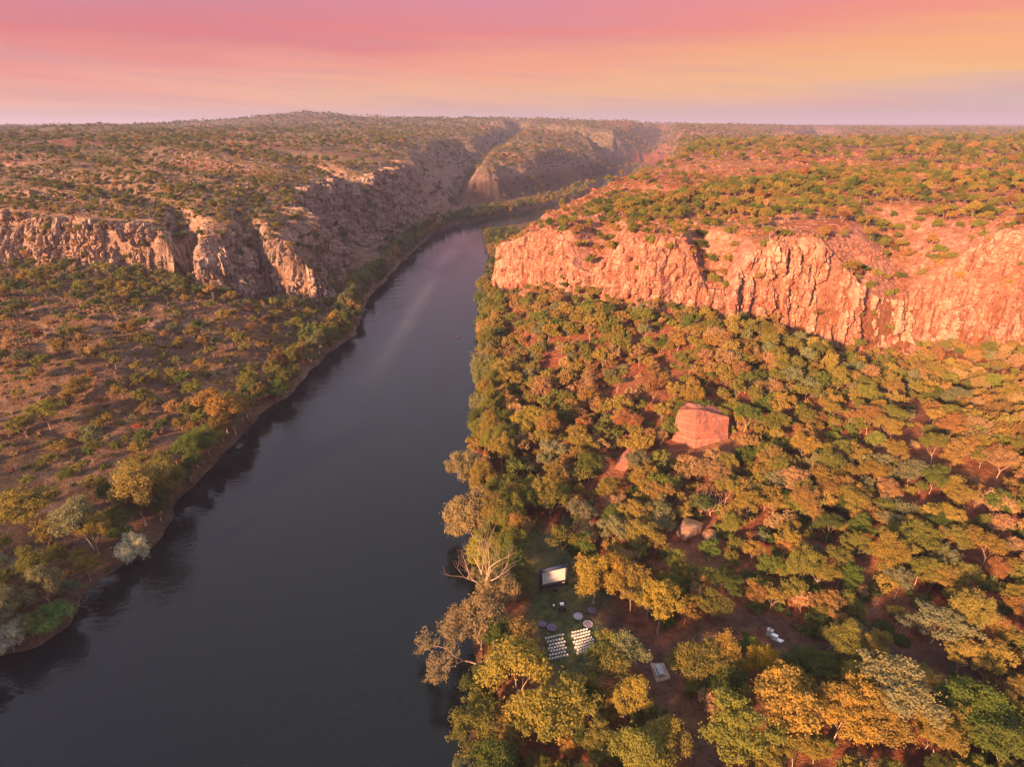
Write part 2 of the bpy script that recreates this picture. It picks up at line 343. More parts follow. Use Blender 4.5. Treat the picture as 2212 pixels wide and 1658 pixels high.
# ground
def groundmat():
    m,n=newmat('gorge_ground'); geo=n.add('ShaderNodeNewGeometry'); pos=geo.outputs['Position']; nor=geo.outputs['Normal']
    base=n.add('ShaderNodeVertexColor',layer_name='soil').outputs[0]
    rk=n.add('ShaderNodeAttribute',attribute_name='rocky').outputs['Fac']
    sz=n.add('ShaderNodeSeparateXYZ',{0:nor}).outputs[2]
    a=n.noise(pos,0.06,5,0.62,0.3); b_=n.noise(pos,0.45,5,0.66,0.4); f_=n.noise(pos,2.2,4,0.7)
    c=n.mix(n.maprange(b_,0.38,0.62,0,0.9),base,n.mix(1.0,base,(0.42,0.42,0.42,1),'MULTIPLY'))
    c=n.mix(n.maprange(a,0.5,0.66,0,0.35),c,(0.23,0.15,0.07,1))      # straw grass
    c=n.mix(n.maprange(f_,0.5,0.75,0,0.45),c,n.mix(1.0,c,(1.75,1.6,1.5,1),'MULTIPLY'))
    rock=n.ramp(n.noise(pos,0.3,5,0.65,0.5),[(0.3,(0.13,0.09,0.075)),(0.5,(0.27,0.17,0.13)),(0.62,(0.42,0.29,0.23)),(0.8,(0.36,0.24,0.19))])
    bed=n.noise(n.scalevec(pos,(0.05,0.05,1.1)),1.0,3,0.6)
    rock=n.mix(n.maprange(bed,0.45,0.6,0,0.4),rock,(0.16,0.11,0.09,1))
    steep=n.maprange(sz,0.93,0.74); patch=n.maprange(n.noise(pos,0.15,6,0.74,0.6),0.50,0.56)
    mk=n.math('MAXIMUM',steep,n.math('MULTIPLY',patch,0.85)); mk=n.math('MULTIPLY',mk,rk)
    tint=n.add('ShaderNodeVertexColor',layer_name='rockhue').outputs[0]
    c=n.mix(mk,c,n.mix(1.0,rock,tint,'MULTIPLY'))
    # far scrub, too distant to be built plant by plant
    sc=n.maprange(n.noise(pos,0.10,4,0.8,0.2),0.43,0.53)
    fr=n.maprange(n.math('ADD',n.add('ShaderNodeSeparateXYZ',{0:pos}).outputs[1],0.0),330.0,1300.0,0.0,0.95)
    fr=n.math('MULTIPLY',fr,n.maprange(n.add('ShaderNodeSeparateXYZ',{0:pos}).outputs[2],30.0,50.0))
    c=n.mix(n.math('MULTIPLY',sc,fr),c,(0.055,0.06,0.03,1))
    hs=n.math('ADD',n.math('MULTIPLY',b_,1.3),n.math('MULTIPLY',f_,0.35))
    bp=n.add('ShaderNodeBump',{'Height':hs,'Strength':1.0,'Distance':1.6})
    bs=n.add('ShaderNodeBsdfPrincipled',{'Base Color':c,'Roughness':0.95,'Specular IOR Level':0.1,'Normal':bp.outputs[0]})
    n.add('ShaderNodeOutputMaterial',{'Surface':bs.outputs[0]}); return m
M_ground=groundmat()
def watermat():
    m,n=newmat('river_water'); pos=n.add('ShaderNodeNewGeometry').outputs['Position']
    r1=n.noise(n.scalevec(pos,(0.9,1.5,1)),0.55,3,0.6,0.3); r2=n.noise(n.scalevec(pos,(0.7,1.3,1)),0.12,3,0.5,0.2)
    patch=n.noise(n.scalevec(pos,(0.05,0.012,1)),1.0,3,0.55,0.8)
    st=n.maprange(patch,0.42,0.62,0.25,0.9)
    b1=n.add('ShaderNodeBump',{'Height':r2,'Strength':0.17,'Distance':1.2})
    b2=n.add('ShaderNodeBump',{'Height':r1,'Strength':n.math('MULTIPLY',st,0.42),'Distance':0.4,'Normal':b1.outputs[0]})
    ro=n.maprange(patch,0.42,0.62,0.05,0.14)
    wa=W(838,760);wb=W(992,512); wl_=math.hypot(wb[0]-wa[0],wb[1]-wa[1]); nx_=(wb[1]-wa[1])/wl_;ny_=-(wb[0]-wa[0])/wl_
    wake=0
    sp_=n.add('ShaderNodeSeparateXYZ',{0:pos}); wob=n.math('MULTIPLY',n.math('SUBTRACT',n.noise(n.scalevec(pos,(.03,.03,1)),1.0,5,.75),.5),9.0)
    off=n.math('ADD',n.math('ADD',n.math('MULTIPLY',sp_.outputs[0],nx_),n.math('MULTIPLY',sp_.outputs[1],ny_)),wob)
    off=n.math('ABSOLUTE',n.math('SUBTRACT',off,wa[0]*nx_+wa[1]*ny_))
    wk=n.math('MULTIPLY',n.maprange(off,0.0,9.0,1.0,0.0),n.maprange(sp_.outputs[1],wa[1]-60,wa[1]+60,0.0,1.0))  # pale sky reflection of the wake streak, put into the base colour
    b=n.add('ShaderNodeBsdfPrincipled',{'Base Color':n.mix(n.math('MULTIPLY',wk,0.42),(0.004,0.008,0.010,1),(0.085,0.09,0.10,1)),'Roughness':ro,'IOR':1.33,'Normal':b2.outputs[0],'Specular IOR Level':0.45,'Specular Tint':(0.86,0.94,1.0,1)})
    n.add('ShaderNodeOutputMaterial',{'Surface':b.outputs[0]}); return m
M_water=watermat()
def leafmat():
    m,n=newmat('gum_leaves')
    t=n.add('ShaderNodeAttribute',attribute_name='tint',attribute_type='INSTANCER').outputs['Color']
    v=n.add('ShaderNodeAttribute',attribute_name='leafvar').outputs['Fac']
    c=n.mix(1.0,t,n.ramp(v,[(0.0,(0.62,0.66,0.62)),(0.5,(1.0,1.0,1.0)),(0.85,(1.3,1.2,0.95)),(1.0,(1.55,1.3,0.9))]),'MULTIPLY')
    d=n.add('ShaderNodeBsdfDiffuse',{'Color':c,'Roughness':0.5}); tr=n.add('ShaderNodeBsdfTranslucent',{'Color':n.mix(1.0,c,(1.1,1.15,0.6,1),'MULTIPLY')})
    mx=n.add('ShaderNodeMixShader',{0:0.38,1:d.outputs[0],2:tr.outputs[0]})
    n.add('ShaderNodeOutputMaterial',{'Surface':mx.outputs[0]}); return m
M_leaf=leafmat()
def barkmat(name,a,b,sc=1.0):
    m,n=newmat(name); g=n.add('ShaderNodeTexCoord').outputs['Object']
    nz=n.noise(n.scalevec(g,(1,1,0.35)),sc,4,0.65,0.4)
    c=n.ramp(nz,[(0.35,a),(0.6,b)])
    bs=n.add('ShaderNodeBsdfPrincipled',{'Base Color':c,'Roughness':0.85,'Specular IOR Level':0.2})
    n.add('ShaderNodeOutputMaterial',{'Surface':bs.outputs[0]}); return m
M_bark=barkmat('pale_gum_bark',(0.22,0.16,0.12),(0.50,0.40,0.33))
M_bark2=barkmat('dark_bark',(0.05,0.035,0.03),(0.13,0.09,0.07))
M_dead=barkmat('bleached_wood',(0.32,0.22,0.17),(0.50,0.38,0.31))

# ------------------------------------------------------------------ ground sheet
def axis(lo,hi,n0,n1,st,grow,e0,e1):
    a=list(np.arange(n0,n1+.01,st)); s=st; x=a[-1]
    while x<e1: s*=1+grow; x+=s; a.append(x)
    s=st; x=a[0]
    while x>e0: s*=1+grow; x-=s; a.insert(0,x)
    return np.array(a)
gx=axis(0,0,-330,300,2.0,0.022,-11000,11000)
gy=axis(0,0,80,470,2.0,0.0115,50,12500)
yb=[gy[0]]; s=4.0
while yb[-1]>-1500: yb.append(yb[-1]-s); s*=1.05
gy=np.concatenate([np.array(yb[1:])[::-1],gy])
GX,GY=np.meshgrid(gx,gy); GZ=H(GX.ravel(),GY.ravel())
gxf,gyf=GX.ravel(),GY.ravel()
CR_L=[(330,268),(262,288),(214,300),(190,290),(171,282),(135,286),(100,280),(82,296),(66,302),(50,326),(36,338),(16,370),(-6,396),(-14,426)]
CL_L=[(-400,345),(-340,362),(-300,368),(-262,362),(-228,366),(-208,362)]
CM_L=[(-197,380),(-189,360),(-177,351),(-167,355),(-166,398)]; CN_L=[(-166,398),(-159,388),(-142,384),(-124,386),(-116,408)]
mk=(gyf>240)&(gyf<450)&(np.abs(gxf)<420); xq,yq=gxf[mk],gyf[mk]
for poly,line_,lo_,hi_ in ((RP,CR_L,-14,4),(LP,CL_L,-5,17),(LP,CM_L,-5,9),(LP,CN_L,-5,9)):
    s_=sdist(xq,yq,poly); dl=seg_dist(xq,yq,line_)
    GZ[mk]-=3.6*S((s_-lo_)/3)*S((hi_-s_)/2.5)*S((26-dl)/6)
CB_L=[(-128,440),(-136,480),(-150,550),(-138,600),(-128,650),(-118,720),(-114,820),(-128,872)]
mk=(gyf>430)&(gyf<880)&(gxf>-230)&(gxf<-90); s_=sdist(gxf[mk],gyf[mk],LP); GZ[mk]-=4.5*S((s_+3)/4)*S((36-s_)/8)*S((gyf[mk]-450)/12)*S((862-gyf[mk])/12)
CLEAR=[ # open ground: (x, y, radius x, radius y)
]
lawn_poly=[W(u,v,6) for u,v in [(1120,1110),(1200,1130),(1250,1230),(1330,1270),(1330,1360),(1310,1450),(1240,1480),(1170,1440),(1150,1360),(1130,1250)]]
track_a=[W(u,v,8) for u,v in [(1560,1670),(1500,1560),(1440,1490),(1430,1440),(1370,1370),(1300,1310)]]
track_b=[W(u,v,13) for u,v in [(2330,1420),(2212,1345),(2150,1290),(2060,1200)]]
open_c=[W(u,v,8) for u,v in [(1450,1400),(1600,1330),(1700,1340),(1720,1380)]]
sand=[W(u,v,8) for u,v in [(1760,1700),(1700,1650),(1690,1590),(1660,1520)]]
open_d=[W(u,v,10) for u,v in [(1700,1380),(1860,1370),(1960,1400),(2100,1420)]]
def soil_colors(x,y,z):
    n=len(x); c=np.zeros((n,4),np.float32); c[:,3]=1
    nz=fbm(x/28,y/28,4,90); n2=fbm(x/90,y/60,4,91); n3=fbm(x/9,y/9,3,92)
    right=x>-25+np.clip((y-450)*0.35,0,400)
    A=np.array((0.165,0.078,0.048)); B=np.array((0.105,0.062,0.05)); Cc=np.array((0.27,0.125,0.06)); D=np.array((0.36,0.105,0.045))
    f=S(nz*1.6+.5)[:,None]; base=A*(1-f)+B*f
    f=S(n2*2+.5)[:,None]; L=(base*(1-f*.4)+Cc*f*.4)*np.array((.88,1.08,1.12))
    Rr=(base*.4+D*.6)*(1-f*.5)+Cc*1.1*f*.5
    hi=S((z-45)/15)[:,None]
    Rr=Rr*(1-hi)+hi*(D*.75*(1-f)+Cc*1.1*f)
    L=L*(1-hi)+hi*(np.array((0.15,0.105,0.07))*(1-f)+np.array((0.21,0.14,0.09))*f)
    # crimson burnt bands on the left plateau
    rb=S((fbm(x/260,y/70,3,95)-.22)*6)[:,None]*hi*S((y-450)/200)[:,None]; L=L*(1-rb)+rb*np.array((0.22,0.055,0.04))
    o=np.where(right[:,None],Rr,L)
    def paint(mask,col):
        nonlocal o; mk=np.clip(mask,0,1)[:,None]; o=o*(1-mk)+mk*np.array(col)
    near=(y<260)
    sdl=np.full(n,-99.0); sdl[near]=sdist(x[near],y[near],lawn_poly)
    paint(S((sdl+4+n3*4)/6),(0.09,0.115,0.045))
    def line(pl,wd,col):
        d=np.full(n,999.); d[near]=seg_dist(x[near],y[near],pl); paint(S((wd+n3*2.0-d)/2.5),col)
    line(track_a,4.5,(0.125,0.08,0.06)); line(track_b,2.6,(0.30,0.20,0.15)); line(open_c,4.0,(0.115,0.07,0.052)); line(sand,4.0,(0.32,0.13,0.075)); line(open_d,6.0,(0.13,0.075,0.055))
    # wet dark bank
    db=np.full(n,99.); q=(y<1100)&(np.abs(x)<400)&(z<5); db[q]=-sdist(x[q],y[q],RIVER); paint(S((5-db)/5)*.8,(0.07,0.052,0.04))
    c[:,:3]=np.clip(o,0,1); 
    rocky=np.clip(S((z-28)/16)+S((n2-.1)*4)*.35*(x<-60),0,1)
    rocky=np.maximum(rocky,(x<-90)*S((y-190)/70)*S((n3+.35)*2)*.75)
    rocky=np.where((x>20)&(x<300)&(y<275)&(z<30),0.15,rocky)
    rocky=np.where(S((sdl+6)/6)>.1,0,rocky)
    hue=np.where(right[:,None],np.array((1.35,1.0,0.92)),np.array((1.0,1.0,1.0)))
    hue=np.concatenate([hue,np.ones((n,1))],1).astype(np.float32)
    return c,rocky.astype(np.float32),hue
ny,nx=GX.shape; idx=np.arange(nx*ny).reshape(ny,nx)
q=np.stack([idx[:-1,:-1],idx[:-1,1:],idx[1:,1:],idx[1:,:-1]],-1).reshape(-1,4)
gm=mesh_np('ground',np.stack([gxf,gyf,GZ],1),q,[M_ground],True)
sc_,rk_,hu_=soil_colors(gxf,gyf,GZ)
at=gm.color_attributes.new('soil','FLOAT_COLOR','POINT'); at.data.foreach_set('color',sc_.ravel())
at=gm.color_attributes.new('rockhue','FLOAT_COLOR','POINT'); at.data.foreach_set('color',hu_.ravel())
at=gm.attributes.new('rocky','FLOAT','POINT'); at.data.foreach_set('value',rk_)
obj('ground',gm,kind='structure')
print('ground',len(q),time.time()-T0)

# river surface
wx_=np.concatenate([[-700],np.linspace(-420,420,15),[1600]]); wy_=np.linspace(-700,3700,60)
wv=[];wf=[]
AX,AY=np.meshgrid(wx_,wy_); wi=np.arange(AX.size).reshape(AX.shape)
obj('water',mesh_np('water',np.stack([AX.ravel(),AY.ravel(),np.zeros(AX.size)],1),np.stack([wi[:-1,:-1],wi[:-1,1:],wi[1:,1:],wi[1:,:-1]],-1).reshape(-1,4),[M_water]),kind='structure')

# ------------------------------------------------------------------ cliff faces: ribbons of blocky rock that hug the scarp
def resample(pts,st):
    P=np.array(pts,float); 
    # smooth (Chaikin) then resample
    for _ in range(2):
        Q=[P[0]]
        for i in range(len(P)-1): Q+= [P[i]*.75+P[i+1]*.25,P[i]*.25+P[i+1]*.75]
        Q.append(P[-1]); P=np.array(Q)
    L=np.r_[0,np.cumsum(np.hypot(*np.diff(P,axis=0).T))]; s=np.arange(0,L[-1],st)
    return np.stack([np.interp(s,L,P[:,0]),np.interp(s,L,P[:,1])],1),s
CLIFFS=[]
def cliff(name_label,pts,flip,inw,outw,mat,st=0.62,seed=1,amp=1.0,vert=1.0):
    C_,s=resample(pts,st); T=np.gradient(C_,axis=0); T/=np.linalg.norm(T,axis=1)[:,None]
    k=25; ker=np.ones(2*k+1)/(2*k+1); Tp=np.stack([np.convolve(np.pad(T[:,i],k,'edge'),ker,'valid') for i in (0,1)],1); Tp/=np.linalg.norm(Tp,axis=1)[:,None]
    N=np.stack([Tp[:,1],-Tp[:,0]],1)*(-1 if flip else 1)      # outward (towards the low side)
    m=80; off=np.linspace(-inw,outw,m)
    X=C_[:,None,0]+N[:,None,0]*off[None];Y=C_[:,None,1]+N[:,None,1]*off[None]
    Z=H(X.ravel(),Y.ravel()).reshape(X.shape)
    # resample each profile by arc length
    rows=80 if vert<1.5 else 120
    V=np.zeros((len(s),rows,3)); tt=np.linspace(0,1,rows)
    # make the profile steeper: pull the horizontal offsets of the face towards its upper part
    for i in range(len(s)):
        dz=np.abs(np.diff(Z[i])); L=np.r_[0,np.cumsum(np.hypot(np.diff(off),dz*1.6))]; L/=L[-1]
        V[i,:,0]=np.interp(tt,L,X[i]);V[i,:,1]=np.interp(tt,L,Y[i]);V[i,:,2]=np.interp(tt,L,Z[i])
    ss=np.repeat(s[:,None],rows,1); zz=V[...,2]
    wob=fbm(ss/7,zz/10,3,seed+50)*1.5
    # jointed sandstone: buttresses, columns, blocks
    c1,e1=voro((ss+wob*2)/13.0,zz/60.0+3,seed); c2,e2=voro((ss+wob)/4.2,zz/15.0,seed+1); c3,e3=voro((ss+wob*.5)/1.9,zz/(3.6),seed+2)
    bed=(zz+fbm(ss/30,zz/30,2,seed+9)*1.5)/3.4; bb=np.abs(bed-np.round(bed))
    d=amp*((c1-.4)*4.6+(c2-.5)*4.6+(c3-.5)*2.0-3.4*np.exp(-(e1/.16)**2)-2.4*np.exp(-(e2/.17)**2)-.8*np.exp(-(e3/.16)**2)-.6*np.exp(-(bb/.09)**2))
    d+=2.3*amp
    gr=np.abs(np.gradient(Z,axis=1)/(off[1]-off[0])); 
    steep=np.zeros(V.shape[:2])
    for i in range(len(s)): steep[i]=np.interp(V[i,:,2]*0+tt,np.linspace(0,1,m),gr[i]) if False else 0
    edge=np.minimum(S(tt/.12),S((1-tt)/.08))[None]
    es=np.minimum(S(ss/12),S((s[-1]-ss)/12))
    dd=(d*edge*es)-(1-edge*es)*0.9
    V[...,0]+=N[:,None,0]*dd; V[...,1]+=N[:,None,1]*dd
    V[...,2]+=np.where(tt[None]<.12,dd*.35,0)+(1-edge*es)*(-.5)+fbm(ss/2.2,zz/2.2+V[...,0]/3,2,seed+5)*.25
    ii=np.arange(V.shape[0]*rows).reshape(V.shape[0],rows)
    q=np.stack([ii[:-1,:-1],ii[1:,:-1],ii[1:,1:],ii[:-1,1:]],-1).reshape(-1,4)
    if flip: q=q[:,::-1]
    me=mesh_np('cliff_face',V.reshape(-1,3),q,[mat],False)
    at=me.attributes.new('block','FLOAT','POINT'); at.data.foreach_set('value',(c2*.5+c3*.5).ravel().astype(np.float32))
    o=obj('cliff_face',me,kind='structure'); CLIFFS.append((o,V,N,mat)); return o,V,N
RR=RP[6:20]
cr=cliff('',[(330,268),(262,288),(214,300),(190,290),(171,282),(135,286),(100,280),(82,296),(66,302),(50,326),(36,338),(16,370),(-6,396),(-14,426)],True,6,15,M_rockR,0.5,3,1.0,2)
cl1=cliff('',[(-400,345),(-340,362),(-300,368),(-262,362),(-228,366),(-208,362)],False,20,8,M_rockL,0.6,13,1.15)
cl2=cliff('',[(-200,388),(-189,360),(-177,351),(-167,355),(-166,402)],False,13,7,M_rockL,0.6,23,1.0)
cl3=cliff('',[(-166,402),(-159,388),(-142,384),(-124,386),(-116,408)],False,13,7,M_rockL,0.6,33,1.0)
cl4=cliff('',[(-128,440),(-136,480),(-150,550),(-138,600),(-128,650),(-118,720),(-114,820),(-128,872)],False,42,7,M_rockL,0.9,43,1.5,2)
print('cliffs',time.time()-T0)

# ------------------------------------------------------------------ trees
def tree_model(seed,h=10.0,spread=0.42,fork=0.38,limbs=4,levels=3,clump=1.1,leaves=3200,leaf=0.34,flat=0.65,lean=0.0,bare=False,droop=0.0,trunk_r=0.2,dense=1.0,wide=None,low=False):
    rnd=random.Random(seed); rg=np.random.default_rng(seed)
    mb=MB(); tips=[]; NS=5
    def branch(p,d,L,r,lev,nseg=3):
        pts=[p.copy()];rad=[r]; q=p.copy(); dd=d.copy()
        for i in range(nseg):
            dd=(dd+mathutils.Vector((rnd.uniform(-1,1),rnd.uniform(-1,1),rnd.uniform(-.5,.7)))*.2).normalized()
            q=q+dd*(L/nseg); pts.append(q.copy()); rad.append(r*(1-.42*(i+1)/nseg))
        mb.tube(pts,rad,NS if lev<2 else 4 if lev<3 else 3,cap=False)
        if lev>=levels:
            tips.append((q,L)); 
            if rnd.random()<.6: tips.append((pts[-2],L))
            return
        if lev==levels-1 : tips.append((q,L))
        n=limbs if lev==0 else rnd.choice((2,3,3))
        a0=rnd.uniform(0,6.28)
        for k in range(n):
            ang=a0+6.283*k/n+rnd.uniform(-.5,.5)
            out=mathutils.Vector((math.cos(ang),math.sin(ang),0))
            sp=(spread*1.7 if lev==0 else spread*1.5)*rnd.uniform(.6,1.3)
            nd=(dd*(1.0 if lev==0 else .9)+out*sp*1.5+mathutils.Vector((0,0,.18-droop*.25))).normalized()
            st=q if (k<2 or lev==0 and rnd.random()<.5) else pts[-2]
            branch(st,nd,L*rnd.uniform(.62,.9) if lev else h*(1-fork)*rnd.uniform(.38,.55),rad[-1]*rnd.uniform(.6,.8),lev+1,3 if lev<2 else 2)
    d0=mathutils.Vector((lean,rnd.uniform(-.1,.1),1)).normalized()
    branch(mathutils.Vector((0,0,-.4)),d0,h*fork+.4,trunk_r*h/10,0,4)
    zt=max(t[0].z for t in tips)+(0 if bare else clump*.5); k_=h/zt; mb.v=[(a*k_,b*k_,c*k_) for a,b,c in mb.v]; tips=[(t[0]*k_,t[1]) for t in tips]
    if wide:
        rr_=sorted(math.hypot(t[0].x,t[0].y) for t in tips)[int(len(tips)*.85)]; kx=(wide*h-(0 if bare else clump*.6))/rr_
        mb.v=[(a*(kx if c>h*.12 else 1+(kx-1)*max(c,0)/(h*.12)),b*(kx if c>h*.12 else 1+(kx-1)*max(c,0)/(h*.12)),c) for a,b,c in mb.v]; tips=[(mathutils.Vector((t[0].x*kx,t[0].y*kx,t[0].z)),t[1]) for t in tips]
    if bare:
        return mb,None
    cs=np.array([[t[0].x,t[0].y,t[0].z] for t in tips])
    nC=len(cs); wgt=rg.random(nC)**1.3+.12; per=np.round(wgt/wgt.sum()*leaves).astype(int)
    if low:  # understorey skirt for thickets
        pass
    ci=np.repeat(np.arange(nC),per); N=len(ci)
    rad=clump*rg.uniform(.65,1.35,nC)
    dv=rg.normal(size=(N,3)); dv/=np.linalg.norm(dv,axis=1)[:,None]
    rr=rg.random(N)**.38
    # leafy skin mostly on the upper side of every clump
    dv[:,2]=np.where(rg.random(N)<.35,np.abs(dv[:,2]),dv[:,2])
    rr=np.where(rg.random(N)<.13,rr*rg.uniform(1.1,1.8,N),rr)
    P=cs[ci]+dv*(rad[ci]*rr)[:,None]*np.array([1,1,flat])
    if droop>0: P[:,2]-= rg.random(N)**1.5*droop*rad[ci]*2.2
    nrm=dv*.75+rg.normal(size=(N,3))*.45+np.array([0,0,.3]); nrm/=np.linalg.norm(nrm,axis=1)[:,None]
    t=rg.normal(size=(N,3)); 
    if droop>0: t=t*.5+np.array([0,0,-1.2])
    t-= (t*nrm).sum(1)[:,None]*nrm; t/=np.linalg.norm(t,axis=1)[:,None]; b=np.cross(nrm,t)
    sz=leaf*rg.uniform(.6,1.35,N); a=t*sz[:,None]; bb=b*(sz*.55)[:,None]
    lv=np.stack([P-a,P+bb*.9-a*.1,P+a,P-bb*.9-a*.1],1).reshape(-1,3); lf=np.arange(N*4).reshape(N,4)
    cv_=rg.random(nC)
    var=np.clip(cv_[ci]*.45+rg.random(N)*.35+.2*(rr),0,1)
    return mb,(lv,lf,np.repeat(var,4))
def crown_mesh(name,L):
    me=mesh_np(name,L[0],L[1],[M_leaf]); at=me.attributes.new('leafvar','FLOAT','POINT'); at.data.foreach_set('value',L[2].astype(np.float32)); return me
def joined_model(name,mb,L,bark):
    me=bpy.data.meshes.new(name)
    fs=[f for f in mb.f]; nv=len(mb.v)
    # all quads: drop caps
    fq=np.array([f for f in fs if len(f)==4],np.int32); v=np.array(mb.v,np.float32)
    if L is not None:
        vv=np.concatenate([v,L[0]]); ff=np.concatenate([fq,L[1]+nv]); mi=np.r_[np.ones(len(fq)),np.zeros(len(L[1]))]; var=np.r_[np.zeros(nv),L[2]]
    else: vv=v;ff=fq;mi=np.ones(len(fq));var=np.zeros(nv)
    me=mesh_np(name,vv,ff,[M_leaf,bark],False,mi); at=me.attributes.new('leafvar','FLOAT','POINT'); at.data.foreach_set('value',var.astype(np.float32)); return me
KIND={ # name: generator arguments, bark, number of variants
 'gum':(dict(h=10,spread=.36,fork=.32,limbs=4,levels=4,clump=.72,leaves=11000,leaf=.175,flat=.8,wide=.38),M_bark,7),
 'bush_gum':(dict(h=8,spread=.42,fork=.22,limbs=5,levels=4,clump=.78,leaves=11000,leaf=.175,flat=.85,wide=.44),M_bark,4),
 'paperbark':(dict(h=14,spread=.36,fork=.30,limbs=4,levels=4,clump=.95,leaves=14000,leaf=.21,flat=1.0,droop=.55,wide=.30),M_bark,4),
 'sparse':(dict(h=9,spread=.42,fork=.42,limbs=3,levels=4,clump=.6,leaves=2400,leaf=.2,flat=.7,wide=.34),M_bark2,3),
 'bare':(dict(h=9,spread=.42,fork=.28,limbs=4,levels=4,bare=True,wide=.36),M_dead,2),
}
MODELS={}
for kn,(a,bark,nv) in KIND.items():
    for i in range(nv):
        a2=dict(a)
        mb,L=tree_model(100+len(MODELS)*17+i,**a2)
        tm=mb.mesh('trunk',[bark],True); cm=crown_mesh('crown',L) if L else None
        MODELS[(kn,i)]=(tm,cm)
def shrub_model(seed,leaves=900,leaf=.2):
    rg=np.random.default_rng(seed); n=9; cs=rg.normal(size=(n,3))*np.array([.55,.55,.25])+np.array([0,0,.7]); ci=rg.integers(0,n,leaves)
    dv=rg.normal(size=(leaves,3)); dv/=np.linalg.norm(dv,axis=1)[:,None]; P=cs[ci]+dv*(rg.random(leaves)**.4*.55)[:,None]; P[:,2]=np.maximum(P[:,2],-.05)
    nr=dv*.7+rg.normal(size=(leaves,3))*.5+np.array([0,0,.3]); nr/=np.linalg.norm(nr,axis=1)[:,None]; t=rg.normal(size=(leaves,3)); t-=(t*nr).sum(1)[:,None]*nr; t/=np.linalg.norm(t,axis=1)[:,None]; b=np.cross(nr,t)
    s=(leaf*rg.uniform(.6,1.4,leaves))[:,None]
    lv=np.stack([P-t*s,P+b*s*.5,P+t*s,P-b*s*.5],1).reshape(-1,3)
    mb=MB()
    for k in range(4): 
        e=cs[k]*.9; mb.tube([(0,0,-.2),tuple(e*.5),tuple(e)],[.05,.04,.02],4,cap=False)
    return mb,(lv,np.arange(leaves*4).reshape(-1,4),np.repeat(np.clip(rg.random(n)[ci]*.5+rg.random(leaves)*.5,0,1),4))
# models for the mass of trees (kept outside the scene, placed by geometry nodes)
MASS=bpy.data.collections.new('tree_models'); mass_index={}
def add_mass(kn,me):
    o=bpy.data.objects.new('model_%02d_%s'%(len(MASS.objects),kn),me); MASS.objects.link(o); mass_index.setdefault(kn,[]).append(len(MASS.objects)-1)
for i in range(6): add_mass('gum',joined_model('gum',*tree_model(300+i,h=10,spread=.36,fork=.30,limbs=4,levels=4,clump=.75,leaves=2600,leaf=.36,flat=.85,wide=.36),M_bark))
for i in range(4): add_mass('bush_gum',joined_model('bush',*tree_model(330+i,h=8,spread=.42,fork=.2,limbs=5,levels=4,clump=.8,leaves=2600,leaf=.36,flat=.9,wide=.44),M_bark))
for i in range(3): add_mass('paperbark',joined_model('paperbark',*tree_model(360+i,h=14,spread=.36,fork=.28,limbs=4,levels=4,clump=1.0,leaves=3200,leaf=.42,flat=1.0,droop=.5,wide=.3),M_bark))
for i in range(2): add_mass('sparse',joined_model('sparse',*tree_model(380+i,h=9,spread=.42,fork=.42,limbs=3,levels=4,clump=.6,leaves=800,leaf=.34,flat=.7,wide=.34),M_bark2))
for i in range(2): add_mass('bare',joined_model('bare',tree_model(390+i,h=9,spread=.42,fork=.28,limbs=4,levels=3,bare=True,wide=.36)[0],None,M_dead))
SHRUBS=[joined_model('shrub',*shrub_model(500+i),M_bark2) for i in range(4)]
for i in range(3): add_mass('shrub',joined_model('shrub_far',*shrub_model(520+i,260,.36),M_bark2))
print('models',time.time()-T0)

TINT={'green':(0.095,0.13,0.034),'olive':(0.155,0.16,0.042),'golden':(0.235,0.185,0.052),'amber':(0.255,0.165,0.062),'rusty':(0.235,0.125,0.06),'grey-green':(0.17,0.18,0.10),'dark green':(0.075,0.10,0.03),'straw':(0.30,0.20,0.11),'silver':(0.27,0.28,0.22)}
def jit(c,k=.16):
    a=random.uniform(1-k,1+k); return tuple(x*a*random.uniform(.93,1.07) for x in c)
def scatter(x0,x1,y0,y1,cell,dens):
    xs,ys=np.meshgrid(np.arange(x0,x1,cell),np.arange(y0,y1,cell)); xs=xs.ravel()+RNG.uniform(0,cell,xs.size); ys=ys.ravel()+RNG.uniform(0,cell,ys.size)
    p=dens(xs,ys); k=RNG.random(xs.size)<p; xs,ys=xs[k],ys[k]; return xs,ys
def infrust(x,y,z,mx=90,my=150):
    u,v,d=project(x,y,z); return (d>20)&(u>-mx)&(u<2212+mx)&(v>-200)&(v<1658+my)
PTS=[]   # x,y,z,scale,kind,tintname
def put(xs,ys,chooser,sink=.25):
    if len(xs)==0: return
    zs=H(xs,ys); ok=(zs>0.6)&infrust(xs,ys,zs)
    pn=fbm(xs/38,ys/38,2,400)[ok]
    for x,y,z,p_ in zip(xs[ok],ys[ok],zs[ok],pn):
        k=chooser(x,y,z)
        if k:
            t=k[2]     # tint patches; evening sun's warmth put into the tints, more on the right
            if x<-60 and t in('rusty','amber') and random.random()<.72: t=random.choice(('olive','grey-green','olive','straw'))
            elif p_>.12 and t in('green','dark green','grey-green') and random.random()<.65: t=random.choice(('golden','amber','olive','straw'))
            elif x>40 and y>150 and t in('green','dark green') and random.random()<.6: t=random.choice(('golden','amber','olive'))
            elif p_<-.22 and t in('amber','rusty','straw') and random.random()<.7: t=random.choice(('olive','golden','green'))
            k=(k[0],k[1],t)
        if k: PTS.append((float(x),float(y),float(z)-sink)+k)
ch=random.choices
